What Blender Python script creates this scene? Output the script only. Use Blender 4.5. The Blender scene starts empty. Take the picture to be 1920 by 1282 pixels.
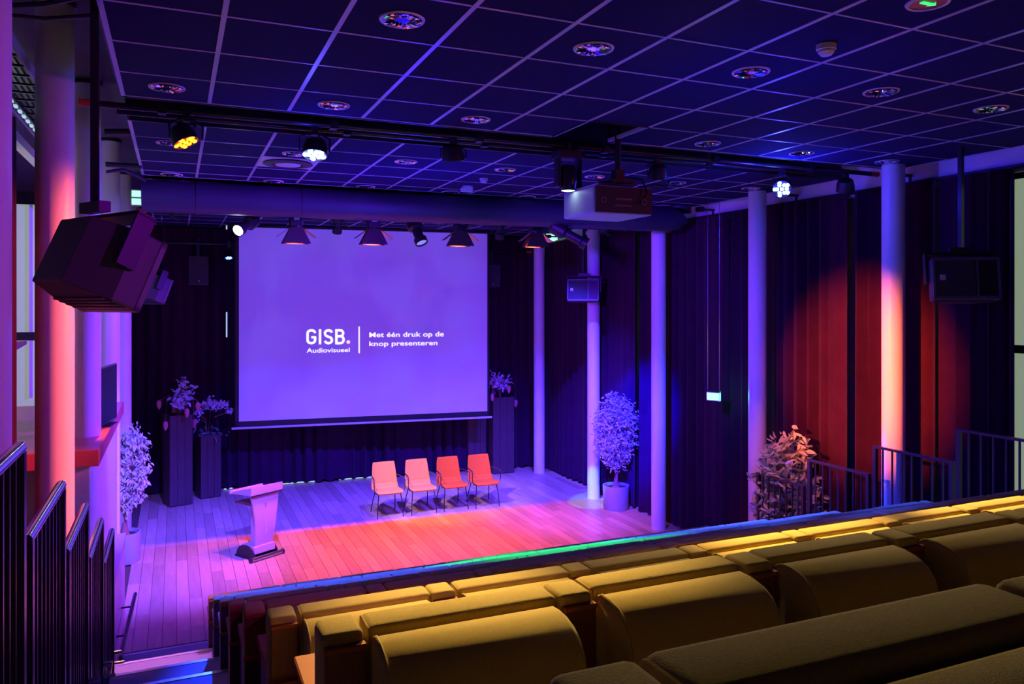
import bpy, bmesh, math, random
from mathutils import Vector, Matrix
random.seed(7)
D2R = math.radians
# ---------------------------------------------------------------- camera
F, VH, CXP, H = 1457.0, 568.4, 960.0, 3.65
YAW = D2R(23.45); S_, C_ = math.sin(YAW), math.cos(YAW)
scn = bpy.context.scene
col = scn.collection
cam_d = bpy.data.cameras.new('camera'); cam = bpy.data.objects.new('camera', cam_d); col.objects.link(cam)
cam.location = (0, 0, H); cam.rotation_euler = (math.pi/2, 0, -YAW)
cam_d.sensor_width = 36; cam_d.lens = F*36/1920; cam_d.shift_y = (VH-641)/1920; cam_d.clip_start = 0.05
scn.camera = cam
scn.view_settings.view_transform = 'Standard'; scn.view_settings.look = 'None'
scn.view_settings.gamma = 1; scn.view_settings.use_curve_mapping = False
scn.view_settings.exposure = 0.0
w = bpy.data.worlds.new('world'); scn.world = w; w.use_nodes = True
w.node_tree.nodes['Background'].inputs[0].default_value = (0.003, 0.0, 0.05, 1)
w.node_tree.nodes['Background'].inputs[1].default_value = 0.5
ZC = 5.15      # suspended ceiling height

def XY(u, Y):
    k = (u-CXP)/F; return Y*(S_+k*C_)/(C_-k*S_)
def YX(u, X):
    k = (u-CXP)/F; return X*(C_-k*S_)/(S_+k*C_)
def dep(X, Y): return X*S_+Y*C_
def at_Y(u, v, Y):
    X = XY(u, Y); return Vector((X, Y, H-(v-VH)*dep(X, Y)/F))
def at_X(u, v, X):
    Y = YX(u, X); return Vector((X, Y, H-(v-VH)*dep(X, Y)/F))
def on_z(u, v, z):
    d = F*(H-z)/(v-VH); r = (u-CXP)/F*d
    return Vector((r*C_+d*S_, d*C_-r*S_, z))

def spot(name, loc, target, color, power, deg, blend=0.5, radius=0.05):
    l = bpy.data.lights.new(name, 'SPOT'); l.color = color; l.energy = power
    l.spot_size = D2R(deg); l.spot_blend = blend; l.shadow_soft_size = radius
    o = bpy.data.objects.new(name, l); col.objects.link(o); o.location = loc
    o.rotation_euler = (Vector(target)-Vector(loc)).to_track_quat('-Z', 'Y').to_euler(); return o
def area(name, loc, target, color, power, sx, sy):
    l = bpy.data.lights.new(name, 'AREA'); l.shape = 'RECTANGLE'; l.size = sx; l.size_y = sy
    l.color = color; l.energy = power
    o = bpy.data.objects.new(name, l); col.objects.link(o); o.location = loc
    o.rotation_euler = (Vector(target)-Vector(loc)).to_track_quat('-Z', 'Y').to_euler(); return o
def point(name, loc, color, power, r=0.05):
    l = bpy.data.lights.new(name, 'POINT'); l.color = color; l.energy = power; l.shadow_soft_size = r
    o = bpy.data.objects.new(name, l); col.objects.link(o); o.location = loc; return o

BLUE = (0.02, 0.03, 1.0); VIO = (0.30, 0.10, 1.0); ORG = (1.0, 0.16, 0.01); WARM = (1.0, 0.66, 0.25)
# ---- stage pars, plus washes and fills added without a visible fixture ----
#LIGHTS
WB = (0.05, 0.025, 1)
BL = (0.010, 0.035, 1)
spot('wash_stage_left', (0.6, 6.6, 4.95), (-0.1, 12.4, 0), (.08, .045, 1), 12000, 36, 1.0, .1)
spot('wash_stage_right', (4.6, 8.2, 4.95), (6.8, 13.0, 0), (.07, .035, 1), 6500, 44, 1.0, .1)
spot('wash_stage_front', (4.5, 6.6, 4.95), (3.6, 10.0, 0), (.04, .0, 1), 900, 70, 1.0, .1)
spot('wash_screen', (2.4, 7.4, 4.4), (3.6, 15.4, 2.6), (0.18, 0.0, 1), 420, 62, 1.0, .15)
spot('wash_column_right', (2.4, 6.6, 4.6), (7.2, 11.2, 2.4), (0.12, 0.005, 1), 1700, 66, .9, .1)
spot('wash_column_left', (5.3, 6.9, 4.6), (-0.8, 10.6, 2.6), (0.17, 0.015, 1), 5200, 56, .8, .1)
spot('wash_column_near_left', (4.5, 1.0, 4.9), (-0.8, 4.6, 3.4), (0.30, 0.0, .6), 800, 44, .9, .1)
spot('orange_par_to_right_column', (-0.1, 5.4, 4.3), (7.4, 6.8, 2.8), (1, .14, .012), 12000, 21, .8, .05)
spot('orange_par_to_left_column', (6.9, 4.6, 4.9), (-0.75, 6.3, 3.2), (1, .11, .03), 7500, 21, .6, .05)
spot('orange_par_to_left_stairs', (-0.5, 9.6, 4.9), (-0.35, 7.2, .4), (1, .25, .12), 900, 19, .8, .05)
for xx_, yy_, c_, p_ in ((1.2, 6.35, BL, 12000), (3.2, 6.4, (0.01, .6, .45), 7000), (5.0, 6.2, BL, 12000), (6.0, 5.2, BL, 12000)):
    spot('par_to_front_rows', (xx_, 10.6, 4.35), (xx_, yy_, 1.1), c_, p_, 29, .7, .03)
spot('blue_par_to_curtain', (3.9, 8.0, 4.7), (7.8, 12.0, 1.2), (0.0, 0.0, 1), 20000, 22, .8, .05)
spot('cyan_beam_to_column', (3.3, 9.6, 4.7), (7.15, 12.6, 0.0), (0.25, .9, 1), 1500, 9, .4, .02)
spot('white_beam_to_chairs', (1.6, 10.6, 4.4), (4.3, 13.25, .45), (1, .62, .42), 1000, 30, .6, .02)
spot('warm_par_to_front_row', (1.6, 5.6, 4.95), (.8, 2.1, 2.7), (1, .66, .2), 2400, 22, .9, .06)
for xx_ in (2.6, 3.9):
    spot('warm_par_to_right_rows', (xx_, 5.7, 4.95), (xx_, 2.75, 2.6), (1, .60, .16), 3000, 20, .9, .06)
spot('blue_par_to_fifth_row', (4.2, 8.8, 4.9), (4.3, 4.1, 2.0), BL, 6000, 15, .9, .06)
spot('warm_house_fill', (3.2, 5.6, 4.95), (2.0, .8, 2.8), (1, .80, .15), 400, 60, .9, .1)
point('blue_fill_front', (2.5, 8.4, 3.9), (0, 0, 1), 110, .3)  # unseen fill in mid-air, added to lift the blue
spot('orange_fill_on_shrub', (4.9, 6.0, 4.9), (7.3, 7.5, 1.3), (1, .17, .02), 450, 34, .9, .05)  # added spot without a fixture, turns the shrub orange
spot('violet_fill_on_stairs', (1.2, 8.8, 4.9), (-.1, 7.5, .4), (.45, .12, 1), 1500, 20, .9, .05)  # added spot without a fixture, raises violet on the steps
spot('red_fill_grazing_ceiling', (7.2, 1.4, 4.95), (4.6, 4.0, 5.13), (1, .05, .02), 60, 60, 1.0, .05)  # weak added spot for red streaks along the grid bars
point('blue_fill_house', (3.5, 4.0, 4.2), (0.0, 0, 1), 32, .3)  # second unseen fill, no lamp hangs here
#ENDLIGHTS

# ---------------------------------------------------------------- materials
def mat(name, base, rough=0.6, metal=0.0, var=0.0, scale=8.0, bump=0.0, bscale=None, emit=None, estr=0.0, spec=0.5, rnd=0.0, stretch=None, sheen=0.0):
    m = bpy.data.materials.new(name); m.use_nodes = True; nt = m.node_tree; b = nt.nodes['Principled BSDF']
    b.inputs['Roughness'].default_value = rough; b.inputs['Metallic'].default_value = metal
    b.inputs['Specular IOR Level'].default_value = spec
    b.inputs['Base Color'].default_value = (*base, 1)
    if sheen: b.inputs['Sheen Weight'].default_value = sheen
    if emit: b.inputs['Emission Color'].default_value = (*emit, 1); b.inputs['Emission Strength'].default_value = estr
    tc = nt.nodes.new('ShaderNodeTexCoord'); mp = nt.nodes.new('ShaderNodeMapping')
    nt.links.new(tc.outputs['Object'], mp.inputs['Vector'])
    if stretch: mp.inputs['Scale'].default_value = stretch
    n = nt.nodes.new('ShaderNodeTexNoise'); n.inputs['Scale'].default_value = scale; n.inputs['Detail'].default_value = 4
    nt.links.new(mp.outputs[0], n.inputs['Vector'])
    if var or rnd:
        hs = nt.nodes.new('ShaderNodeHueSaturation'); hs.inputs['Color'].default_value = (*base, 1)
        ma = nt.nodes.new('ShaderNodeMath'); ma.operation = 'MULTIPLY_ADD'
        ma.inputs[1].default_value = 2*var; ma.inputs[2].default_value = 1-var
        nt.links.new(n.outputs['Fac'], ma.inputs[0]); out = ma.outputs[0]
        if rnd:
            oi = nt.nodes.new('ShaderNodeObjectInfo'); m2 = nt.nodes.new('ShaderNodeMath'); m2.operation = 'MULTIPLY_ADD'
            m2.inputs[1].default_value = 2*rnd; m2.inputs[2].default_value = -rnd
            nt.links.new(oi.outputs['Random'], m2.inputs[0])
            m3 = nt.nodes.new('ShaderNodeMath'); m3.operation = 'ADD'
            nt.links.new(out, m3.inputs[0]); nt.links.new(m2.outputs[0], m3.inputs[1]); out = m3.outputs[0]
        nt.links.new(out, hs.inputs['Value']); nt.links.new(hs.outputs[0], b.inputs['Base Color'])
    if bump:
        n2 = nt.nodes.new('ShaderNodeTexNoise'); n2.inputs['Scale'].default_value = bscale or scale*4; n2.inputs['Detail'].default_value = 3
        nt.links.new(mp.outputs[0], n2.inputs['Vector'])
        bp = nt.nodes.new('ShaderNodeBump'); bp.inputs['Strength'].default_value = bump; bp.inputs['Distance'].default_value = 0.01
        nt.links.new(n2.outputs['Fac'], bp.inputs['Height']); nt.links.new(bp.outputs[0], b.inputs['Normal'])
    return m
M = {}
M['plank'] = mat('oak_plank', (.52, .36, .22), .38, var=.25, scale=3, bump=.06, rnd=.22, stretch=(6, .6, 6))
M['underfloor'] = mat('underfloor', (.10, .06, .04), .8, var=.2)
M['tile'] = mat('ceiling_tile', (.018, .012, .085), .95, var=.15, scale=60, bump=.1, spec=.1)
M['bar'] = mat('grid_bar_metal', (.5, .48, .62), .35, var=.05)
M['slab'] = mat('dark_slab', (.10, .09, .12), .9, var=.3, scale=2)
M['black'] = mat('matt_black_metal', (.012, .012, .014), .45, var=.2)
M['blackgloss'] = mat('satin_black', (.02, .02, .022), .25, var=.1)
M['duct'] = mat('duct_paint', (.03, .025, .06), .5, var=.15, scale=2)
M['curtain'] = mat('black_velvet_curtain', (.040, .007, .034), .9, var=.3, scale=5, bump=.15, bscale=200, spec=.05, sheen=.05)
M['white'] = mat('white_paint', (.80, .80, .80), .42, var=.05, scale=3, bump=.03)
M['wall'] = mat('plaster_wall', (.55, .55, .55), .8, var=.1, scale=2, bump=.1)
M['darkwall'] = mat('dark_wall', (.05, .05, .06), .9, var=.2, scale=2)
M['palegreen'] = mat('pale_green_panel', (.55, .62, .5), .6, var=.06, scale=3)
M['sill'] = mat('red_counter', (.55, .10, .12), .35, var=.08, scale=4)
M['fabric'] = mat('mustard_wool', (.50, .36, .10), .95, var=.22, scale=260, bump=.28, bscale=650, spec=.08, sheen=.1)
M['wood'] = mat('red_brown_veneer', (.17, .045, .018), .4, var=.35, scale=9, stretch=(12, 1, 1), spec=.4)
M['edgewood'] = mat('orange_veneer_edge', (.34, .085, .02), .7, var=.2, scale=9, spec=.15)
M['perf'] = mat('brown_perforated_board', (.05, .022, .014), .5, var=.4, scale=120)
M['carpet'] = mat('speckled_carpet', (.30, .29, .34), .95, var=.45, scale=140, bump=.3, bscale=300)
M['nosing'] = mat('aluminium_nosing', (.75, .75, .75), .35, metal=.6, var=.05)
M['riser'] = mat('dark_riser', (.03, .03, .035), .7, var=.2)
M['railblack'] = mat('railing_black_paint', (.02, .02, .025), .3, var=.1)
M['steel'] = mat('brushed_steel', (.55, .55, .58), .22, metal=1.0, var=.1, scale=20, stretch=(1, 8, 1))
M['orangefab'] = mat('orange_chair_fabric', (.80, .14, .015), .9, var=.12, scale=60, bump=.2, spec=.1)
M['whitelitfab'] = mat('white_lit_chair_fabric', (.85, .36, .055), .9, var=.12, scale=60, bump=.2, spec=.1)  # paler copy of the orange fabric, white light put into its colour
M['lect'] = mat('white_lacquer', (.50, .38, .36), .35, var=.03)
M['planter'] = mat('dark_stained_planter_wood', (.07, .03, .035), .6, var=.4, scale=6, stretch=(8, 8, .8), bump=.1)
M['pot'] = mat('grey_planter', (.35, .35, .38), .5, var=.05)
M['soil'] = mat('soil', (.03, .02, .015), .95, var=.4, scale=40)
M['leaf'] = mat('green_leaf', (.50, .55, .42), .45, var=.35, scale=25)
M['leafdark'] = mat('deep_green_leaf', (.18, .26, .16), .5, var=.35, scale=25)
M['bark'] = mat('trunk_bark', (.32, .14, .09), .9, var=.3, scale=20, bump=.3)
M['petal'] = mat('pale_petal', (.75, .6, .72), .6, var=.15, scale=30)
M['pink'] = mat('pink_flower', (.75, .15, .22), .6, var=.2, scale=30)
M['plastic'] = mat('white_plastic', (.7, .68, .66), .4, var=.04)
M['grille'] = mat('speaker_grille', (.03, .03, .035), .6, var=.5, scale=300, bump=.3)
M['spk'] = mat('speaker_cabinet', (.07, .045, .07), .5, var=.15, bump=.05, bscale=300)
M['spkframe'] = mat('speaker_front_frame', (.12, .12, .13), .45, var=.1)
M['projector'] = mat('projector_shell', (.55, .55, .6), .4, var=.04)
M['projback'] = mat('projector_rear_panel', (.02, .018, .018), .5, var=.2)
M['marks'] = mat('small_grey_print', (.35, .22, .2), .5)
M['barn'] = mat('barndoor_flap', (.03, .02, .015), .5, var=.1)
M['barnlit'] = mat('barndoor_lit_inner_face', (.75, .5, .25), .5, var=.1)  # inner side of the black flaps, orange lamp light put into the colour
M['mirror'] = mat('facetted_reflector', (.9, .9, .92), .08, metal=1.0, var=.1)
M['darkred'] = mat('red_pipe_cap', (.6, .05, .03), .4, var=.1)
M['tvglass'] = mat('tv_glass', (.005, .005, .006), .3, var=.1, spec=.04)
def emis(name, c, s):
    m = mat(name, c, .4, emit=c, estr=s); return m
M['em_blue'] = emis('blue_led', (.25, .45, 1), 22)
M['em_blue_dim'] = emis('blue_led_dim', (.1, .2, 1), 9)
M['em_orange'] = emis('orange_led', (1, .16, .005), 6)
M['em_white'] = emis('white_lamp', (.85, .95, 1), 60)
M['em_pale'] = emis('pale_lens', (.6, .9, .75), 6)
M['em_dull'] = emis('dull_lens', (.35, .5, .85), .5)
M['em_tung'] = emis('tungsten_lamp', (1, .4, .05), 5)
M['em_sign'] = emis('green_exit_sign', (.35, .9, .6), 1.6)
M['em_sign2'] = emis('bright_green_sign', (.05, .9, .2), 1.2)
M['em_text'] = emis('projected_white', (1, 1, 1), 1.0)
M['em_dot'] = emis('projected_peach', (1, .62, .45), 1.0)
M['em_room'] = emis('painted_room_glow', (.30, .38, .26), .7)  # wall and door panels glow themselves in place of room light
M['em_slit'] = emis('day_light_gap', (.5, .75, .8), .8)

def screen_material():
    m = bpy.data.materials.new('projected_picture'); m.use_nodes = True; nt = m.node_tree; b = nt.nodes['Principled BSDF']
    tc = nt.nodes.new('ShaderNodeTexCoord')
    n = nt.nodes.new('ShaderNodeTexNoise'); n.inputs['Scale'].default_value = .9; n.inputs['Detail'].default_value = 3
    mp = nt.nodes.new('ShaderNodeMapping'); mp.inputs['Scale'].default_value = (1.2, 1, .8)
    nt.links.new(tc.outputs['Object'], mp.inputs[0]); nt.links.new(mp.outputs[0], n.inputs['Vector'])
    r = nt.nodes.new('ShaderNodeValToRGB')
    r.color_ramp.elements[0].position = .42; r.color_ramp.elements[0].color = (.090, .030, .56, 1)
    r.color_ramp.elements[1].position = .60; r.color_ramp.elements[1].color = (.100, .055, .66, 1)
    nt.links.new(n.outputs['Fac'], r.inputs[0])
    b.inputs['Base Color'].default_value = (.55, .55, .58, 1); b.inputs['Roughness'].default_value = .9
    nt.links.new(r.outputs[0], b.inputs['Emission Color']); b.inputs['Emission Strength'].default_value = .75
    return m
M['picture'] = screen_material()
M['picband'] = emis('projected_dim_shape', (.080, .030, .52), .8)
M['piclight'] = emis('projected_light_shape', (.16, .08, .72), .85)

# ---------------------------------------------------------------- mesh helpers
class MB:
    def __init__(s): s.v = []; s.f = []
    def add(s, vs, fs):
        o = len(s.v); s.v += [tuple(v) for v in vs]; s.f += [tuple(i+o for i in f) for f in fs]; return s
    def box(s, x0, x1, y0, y1, z0, z1, R=None, ch=0):
        vs = [Vector((x, y, z)) for z in (z0, z1) for y in (y0, y1) for x in (x0, x1)]
        if R is not None: vs = [R @ v for v in vs]
        return s.add(vs, [(0, 2, 3, 1), (4, 5, 7, 6), (0, 1, 5, 4), (2, 6, 7, 3), (0, 4, 6, 2), (1, 3, 7, 5)])
    def quadprism(s, A, B):
        """two rings of equal length joined into a solid"""
        n = len(A); fs = [tuple(range(n-1, -1, -1)), tuple(range(n, 2*n))]
        fs += [(i, (i+1) % n, n+(i+1) % n, n+i) for i in range(n)]
        return s.add(list(A)+list(B), fs)
    def cyl(s, p0, p1, r, n=12, r2=None):
        p0, p1 = Vector(p0), Vector(p1); r2 = r if r2 is None else r2
        z = (p1-p0).normalized(); a = Vector((1, 0, 0)) if abs(z.x) < .9 else Vector((0, 1, 0))
        x = z.cross(a).normalized(); y = z.cross(x)
        A = [p0+r*(math.cos(2*math.pi*i/n)*x+math.sin(2*math.pi*i/n)*y) for i in range(n)]
        B = [p1+r2*(math.cos(2*math.pi*i/n)*x+math.sin(2*math.pi*i/n)*y) for i in range(n)]
        return s.quadprism(A, B)
    def tube(s, pts, r, n=6):
        pts = [Vector(p) for p in pts]; rings = []
        up = Vector((0, 0, 1))
        for i, p in enumerate(pts):
            t = (pts[min(i+1, len(pts)-1)]-pts[max(i-1, 0)]).normalized()
            a = up if abs(t.z) < .95 else Vector((1, 0, 0))
            x = t.cross(a).normalized(); y = t.cross(x)
            rings.append([p+r*(math.cos(2*math.pi*k/n)*x+math.sin(2*math.pi*k/n)*y) for k in range(n)])
        o = len(s.v); s.v += [tuple(v) for ring in rings for v in ring]
        for i in range(len(rings)-1):
            for k in range(n):
                s.f.append((o+i*n+k, o+i*n+(k+1) % n, o+(i+1)*n+(k+1) % n, o+(i+1)*n+k))
        s.f.append(tuple(o+k for k in range(n-1, -1, -1))); s.f.append(tuple(o+(len(rings)-1)*n+k for k in range(n)))
        return s
    def lathe(s, prof, n=24, c=(0, 0, 0), T=None):
        o = len(s.v)
        for r, z in prof:
            for k in range(n):
                a = 2*math.pi*k/n; v = Vector((c[0]+r*math.cos(a), c[1]+r*math.sin(a), c[2]+z))
                if T is not None: v = T @ v
                s.v.append(tuple(v))
        for i in range(len(prof)-1):
            for k in range(n):
                s.f.append((o+i*n+k, o+i*n+(k+1) % n, o+(i+1)*n+(k+1) % n, o+(i+1)*n+k))
        return s
    def sphere(s, c, r, n=8, m=5, sq=(1, 1, 1)):
        c = Vector(c); o = len(s.v)
        for i in range(m+1):
            th = math.pi*i/m
            for k in range(n):
                a = 2*math.pi*k/n
                s.v.append((c.x+r*sq[0]*math.sin(th)*math.cos(a), c.y+r*sq[1]*math.sin(th)*math.sin(a), c.z+r*sq[2]*math.cos(th)))
        for i in range(m):
            for k in range(n): s.f.append((o+i*n+k, o+(i+1)*n+k, o+(i+1)*n+(k+1) % n, o+i*n+(k+1) % n))
        return s
    def mesh(s, name, m, smooth=True, bevel=0, seg=2):
        me = bpy.data.meshes.new(name); me.from_pydata(s.v, [], s.f); me.validate()
        if bevel:
            bm = bmesh.new(); bm.from_mesh(me)
            bmesh.ops.remove_doubles(bm, verts=bm.verts, dist=1e-5)
            bmesh.ops.bevel(bm, geom=bm.edges[:], offset=bevel, segments=seg, profile=.6, affect='EDGES', clamp_overlap=True)
            bm.to_mesh(me); bm.free()
        if smooth:
            me.shade_smooth(); me.set_sharp_from_angle(angle=D2R(38))
        for mm in (m if isinstance(m, (list, tuple)) else [m]): me.materials.append(M[mm])
        return me

def obj(name, me, parent=None, loc=(0, 0, 0), rotz=0):
    o = bpy.data.objects.new(name, me); col.objects.link(o)
    if parent: o.parent = parent
    o.location = loc; o.rotation_euler = (0, 0, rotz); return o
def tag(o, label=None, cat=None, group=None, kind=None):
    if label: o['label'] = label
    if cat: o['category'] = cat
    if group: o['group'] = group
    if kind: o['kind'] = kind
    return o
def thing(name, label, cat, loc=(0, 0, 0), rotz=0, group=None):
    o = bpy.data.objects.new(name, None); o.empty_display_size = .1; col.objects.link(o)
    o.location = loc; o.rotation_euler = (0, 0, rotz); return tag(o, label, cat, group)
def struct(name, me, parent=None, label=None):
    o = obj(name, me, parent)
    if not parent: o['kind'] = 'structure'
    return o
def copy_tree(o, label=None, loc=None, rotz=None, parent=None):
    c = o.copy(); col.objects.link(c)
    if parent: c.parent = parent
    for ch in list(o.children): copy_tree(ch, parent=c)
    if label: c['label'] = label
    if loc is not None: c.location = loc
    if rotz is not None: c.rotation_euler = (0, 0, rotz)
    return c

# ================================================================ STRUCTURE
# ---- floor with oak planks
fl = struct('floor', MB().box(-3, 8.6, -3, 17.2, -.12, -.02).mesh('floor', 'underfloor', False))
PW = .145
pl = []
unit = {}
def plank_mesh(L):
    if L not in unit: unit[L] = MB().box(0, PW-.004, 0, L-.004, -.02, 0).mesh('plank', 'plank', False, bevel=.0015, seg=1)
    return unit[L]
rest = MB(); cand = []
x = -.56
while x < 7.9:
    y = 8.95-random.random()*1.0
    while y < 16.6:
        L = random.choice([.9, 1.1, 1.3, 1.5, 1.7])
        y0, y1 = max(y, 8.9), min(y+L, 16.6)
        if y1-y0 > .15:
            cand.append((dep(x, y0), x, y, L, y0, y1))
        y += L
    x += PW
cand.sort()
nfull = 0
for d, x, y, L, y0, y1 in cand:
    if y0 == y and y1 == y+L and nfull < 290:
        obj('plank', plank_mesh(L), fl, (x, y, 0)); nfull += 1
    else:
        rest.box(x, x+PW-.004, y0, y1-.004, -.02, 0)
o = obj('plank', rest.mesh('planks_rest', 'plank', False), fl); o['kind'] = 'stuff'

# ---- walls
struct('wall_right', MB().box(7.98, 8.2, -3, 17, 0, 6.0).mesh('wall_right', 'wall', False))
struct('wall_left', MB().box(-3, -2.8, -3, 17, 0, 6.0).mesh('wall_left', 'wall', False))
struct('wall_back', MB().box(-3, 8.2, 16.75, 17, 0, 6.0).mesh('wall_back', 'darkwall', False))
struct('wall_rear', MB().box(-3, 8.2, -3, -2.8, 0, 6.0).mesh('wall_rear', 'darkwall', False))
# band of painted wall above the right curtains
struct('trim_1', MB().box(7.62, 7.72, -2.8, 16.6, H+1.30, 5.72).mesh('trim', 'white', False))
struct('trim_2', MB().box(-1.30, -1.22, -2.8, 16.6, 5.02, 5.10).mesh('trim2', 'wall', False))

# ---- ceilings
XC0, TW, NT = -.343, .579, 13
XC1 = 7.42
Y0C, TL = 4.332, .649
colx = [XC0+TW*j for j in range(NT)]+[XC1]
ce = struct('ceiling', MB().box(-3, 8.2, -3, 17, 5.72, 5.9).mesh('ceiling', 'slab', False))
tmesh = {}
def tile(x0, x1, y0, y1):
    k = (round(x1-x0, 3), round(y1-y0, 3))
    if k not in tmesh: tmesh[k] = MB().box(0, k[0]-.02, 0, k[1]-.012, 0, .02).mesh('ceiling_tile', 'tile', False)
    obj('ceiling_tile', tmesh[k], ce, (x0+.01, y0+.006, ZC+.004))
near_rows = [Y0C+TL*i for i in range(-5, 4)]           # 1.09 .. 6.28
FY0 = 7.10
far_rows = [FY0+TL*i for i in range(0, 5)]+[10.05]
back_rows = [10.55+TL*i for i in range(0, 10)]
HOLE = (6, 7)                                         # one tile taken out for the projector pole
for rows in (near_rows, far_rows, back_rows):
    for i in range(len(rows)-1):
        for j in range(NT):
            if rows is near_rows and i == len(near_rows)-2 and j == 6: continue
            tile(colx[j], colx[j+1], rows[i], rows[i+1])
bx = {}
def bar(x0, x1, y0, y1):
    k = (round(x1-x0, 3), round(y1-y0, 3))
    if k not in bx: bx[k] = MB().box(0, k[0], 0, k[1], 0, .03).mesh('grid_bar', 'bar', False)
    obj('grid_bar', bx[k], ce, (x0, y0, ZC))
hx0, hx1 = colx[6], colx[7]; hy0 = near_rows[-2]
for rows in (near_rows, far_rows, back_rows):
    for x in colx: bar(x-.014, x+.014, rows[0], rows[-1])
    for y in rows:
        if rows is near_rows and y == rows[-1]:
            bar(XC0, hx0, y-.02, y); bar(hx1, XC1, y-.02, y); continue
        bar(XC0, XC1, y-.007, y+.007)
# dark sides of the open slot and of the ceiling raft edge
struct('trim_3', MB().box(XC0, hx0, 6.285, 6.30, ZC-.005, 5.72).box(hx1, XC1, 6.285, 6.30, ZC-.005, 5.72).box(XC0, XC1, 7.06, 7.085, ZC-.005, 5.72)
       .box(hx0-.02, hx0-.012, hy0, 6.29, ZC-.005, 5.72).box(hx1+.012, hx1+.02, hy0, 6.29, ZC-.005, 5.72).box(hx0, hx1, hy0-.02, hy0-.012, ZC-.005, 5.72)
       .box(XC0-.03, XC0-.018, -2, 6.3, ZC+.03, 5.72).box(XC0-.03, XC0-.018, 7.06, 16.5, ZC+.03, 5.72).mesh('trim3', 'black', False))

# ---- tribune platforms and stairs
Yk = {k: 1.66+(7-k)*1.0 for k in range(1, 9)}
Yk[8] = .49
Zp = {k: H-1.475-.335*(7-k) for k in range(1, 9)}; Zp[8] = 2.565      # platform top of row k
XS0, XS1 = .283, .283+10*.56+.09
for k in range(1, 9):
    y0 = Yk[k]-.06; y1 = Yk[k]+.94
    if k == 8: y0 = -2.5
    m = MB().box(-.50, 6.78, y0, y1, 0 if k < 3 else Zp[k]-.32, Zp[k])
    o = obj('tribune_platform', m.mesh('platform', 'carpet', False))
    where = ['', 'lowest, meeting the stage floor', 'second from the stage floor', 'third from the stage floor', 'fourth from the stage floor', 'fifth from the stage floor', 'sixth from the stage floor', 'seventh from the stage floor, near the camera', 'topmost, where the camera stands'][k]
    tag(o, 'speckled grey carpeted tribune step, '+where, 'platform', 'carpeted tribune platforms')
    obj('nosing', MB().box(-.50, 6.78, y1-.035, y1+.004, Zp[k]-.03, Zp[k]+.004).mesh('nosing', 'nosing', False), o)
tag(obj('carpet_strip', MB().box(-.5, 6.78, 8.60, 9.02, .001, .012).mesh('strip', 'riser', False)), 'dark blue carpet strip where the stairs meet the oak stage', 'carpet')

# ================================================================ COLUMNS
def column(X, Y, z0, label, z1=5.72, r=.122):
    t = thing('column', label, 'column', (X, Y, z0))
    obj('shaft', MB().cyl((0, 0, 0), (0, 0, z1-z0), r, 40).mesh('shaft', 'white'), t)
    obj('collar', MB().cyl((0, 0, z1-z0-.05), (0, 0, z1-z0-.01), r+.012, 32).mesh('collar', 'black'), t)
    return t
def rcol(u, X=7.2): return YX(u, X)
CR = [(1011, 'white round column at the stage corner right of the screen'), (1113, 'white round column left of the potted ficus, with a pale beam on its foot'),
      (1235, 'white round column right of the potted ficus'), (1420, 'violet lit white column right of the hanging exit sign'),
      (1675, 'orange lit white round column beside the red glowing curtain')]
for u, lb in CR: column(7.2, rcol(u), 0, lb, r=.118)
XL = -.75
CL = [(None, 3.85, 0, 'white round column cut by the left edge of the picture'), (103, None, 0, 'thick white column lit orange behind the hanging loudspeaker'),
      (163, None, 2.42, 'white column standing on the red counter'), (206, None, 0, 'slim column just behind the leaning television'),
      (231, None, 0, 'second last column along the left wall'), (249, None, 0, 'last column along the left wall beside the back curtain')]
for u, Y, z0, lb in CL:
    column(XL, Y if Y else YX(u, XL), z0, lb, r=.118)

# ================================================================ CURTAINS
def curtain(p0, p1, z0, z1, label, wl=.15, amp=.05, name='curtain', group=None, drape=0):
    p0, p1 = Vector((*p0, 0)), Vector((*p1, 0)); L = (p1-p0).length; n = max(8, int(L/wl*8)); t = (p1-p0)/L; nn = Vector((-t.y, t.x, 0))
    vs = []; fs = []; ph = random.random()*6
    zs = [z0, z0+.25*(z1-z0), z0+.6*(z1-z0), z1-.15, z1]
    offs = []
    a = ph
    for i in range(n+1):
        a += 2*math.pi/8*(.75+.5*random.random())
        offs.append((math.sin(a)+.35*math.sin(2.1*a+1))*amp*(.7+.5*math.sin(i*.13+ph)))
    for j, z in enumerate(zs):
        k = [1.15, 1.0, .95, .85, .7][j]
        for i in range(n+1):
            p = p0+t*(L*i/n)+nn*offs[i]*k
            zz = z+(.02*math.sin(i*.7+ph)+.015 if j == 0 else 0)
            vs.append((p.x, p.y, zz))
    for j in range(len(zs)-1):
        for i in range(n):
            a0 = j*(n+1)+i; fs.append((a0, a0+1, a0+n+2, a0+n+1))
    me = MB().add(vs, fs).mesh('curtain', 'curtain'); me.shade_smooth()
    o = obj(name, me); tag(o, label, 'curtain', group)
    return o
def backY(X): return 16.32-.072*(X+1)
zt = 5.10
bxs = [-1.0, 1.35, 4.0, 6.3, 7.45]
bl = ['black stage curtain behind the flower boxes at left', 'black stage curtain behind the left half of the screen', 'black stage curtain behind the right half of the screen', 'black stage curtain right of the screen behind the tall flower box']
for i in range(4):
    curtain((bxs[i], backY(bxs[i])), (bxs[i+1]-.02, backY(bxs[i+1])), .03, zt, bl[i], wl=.22, amp=.07)
XR = 7.52
zr = H+1.33
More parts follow.
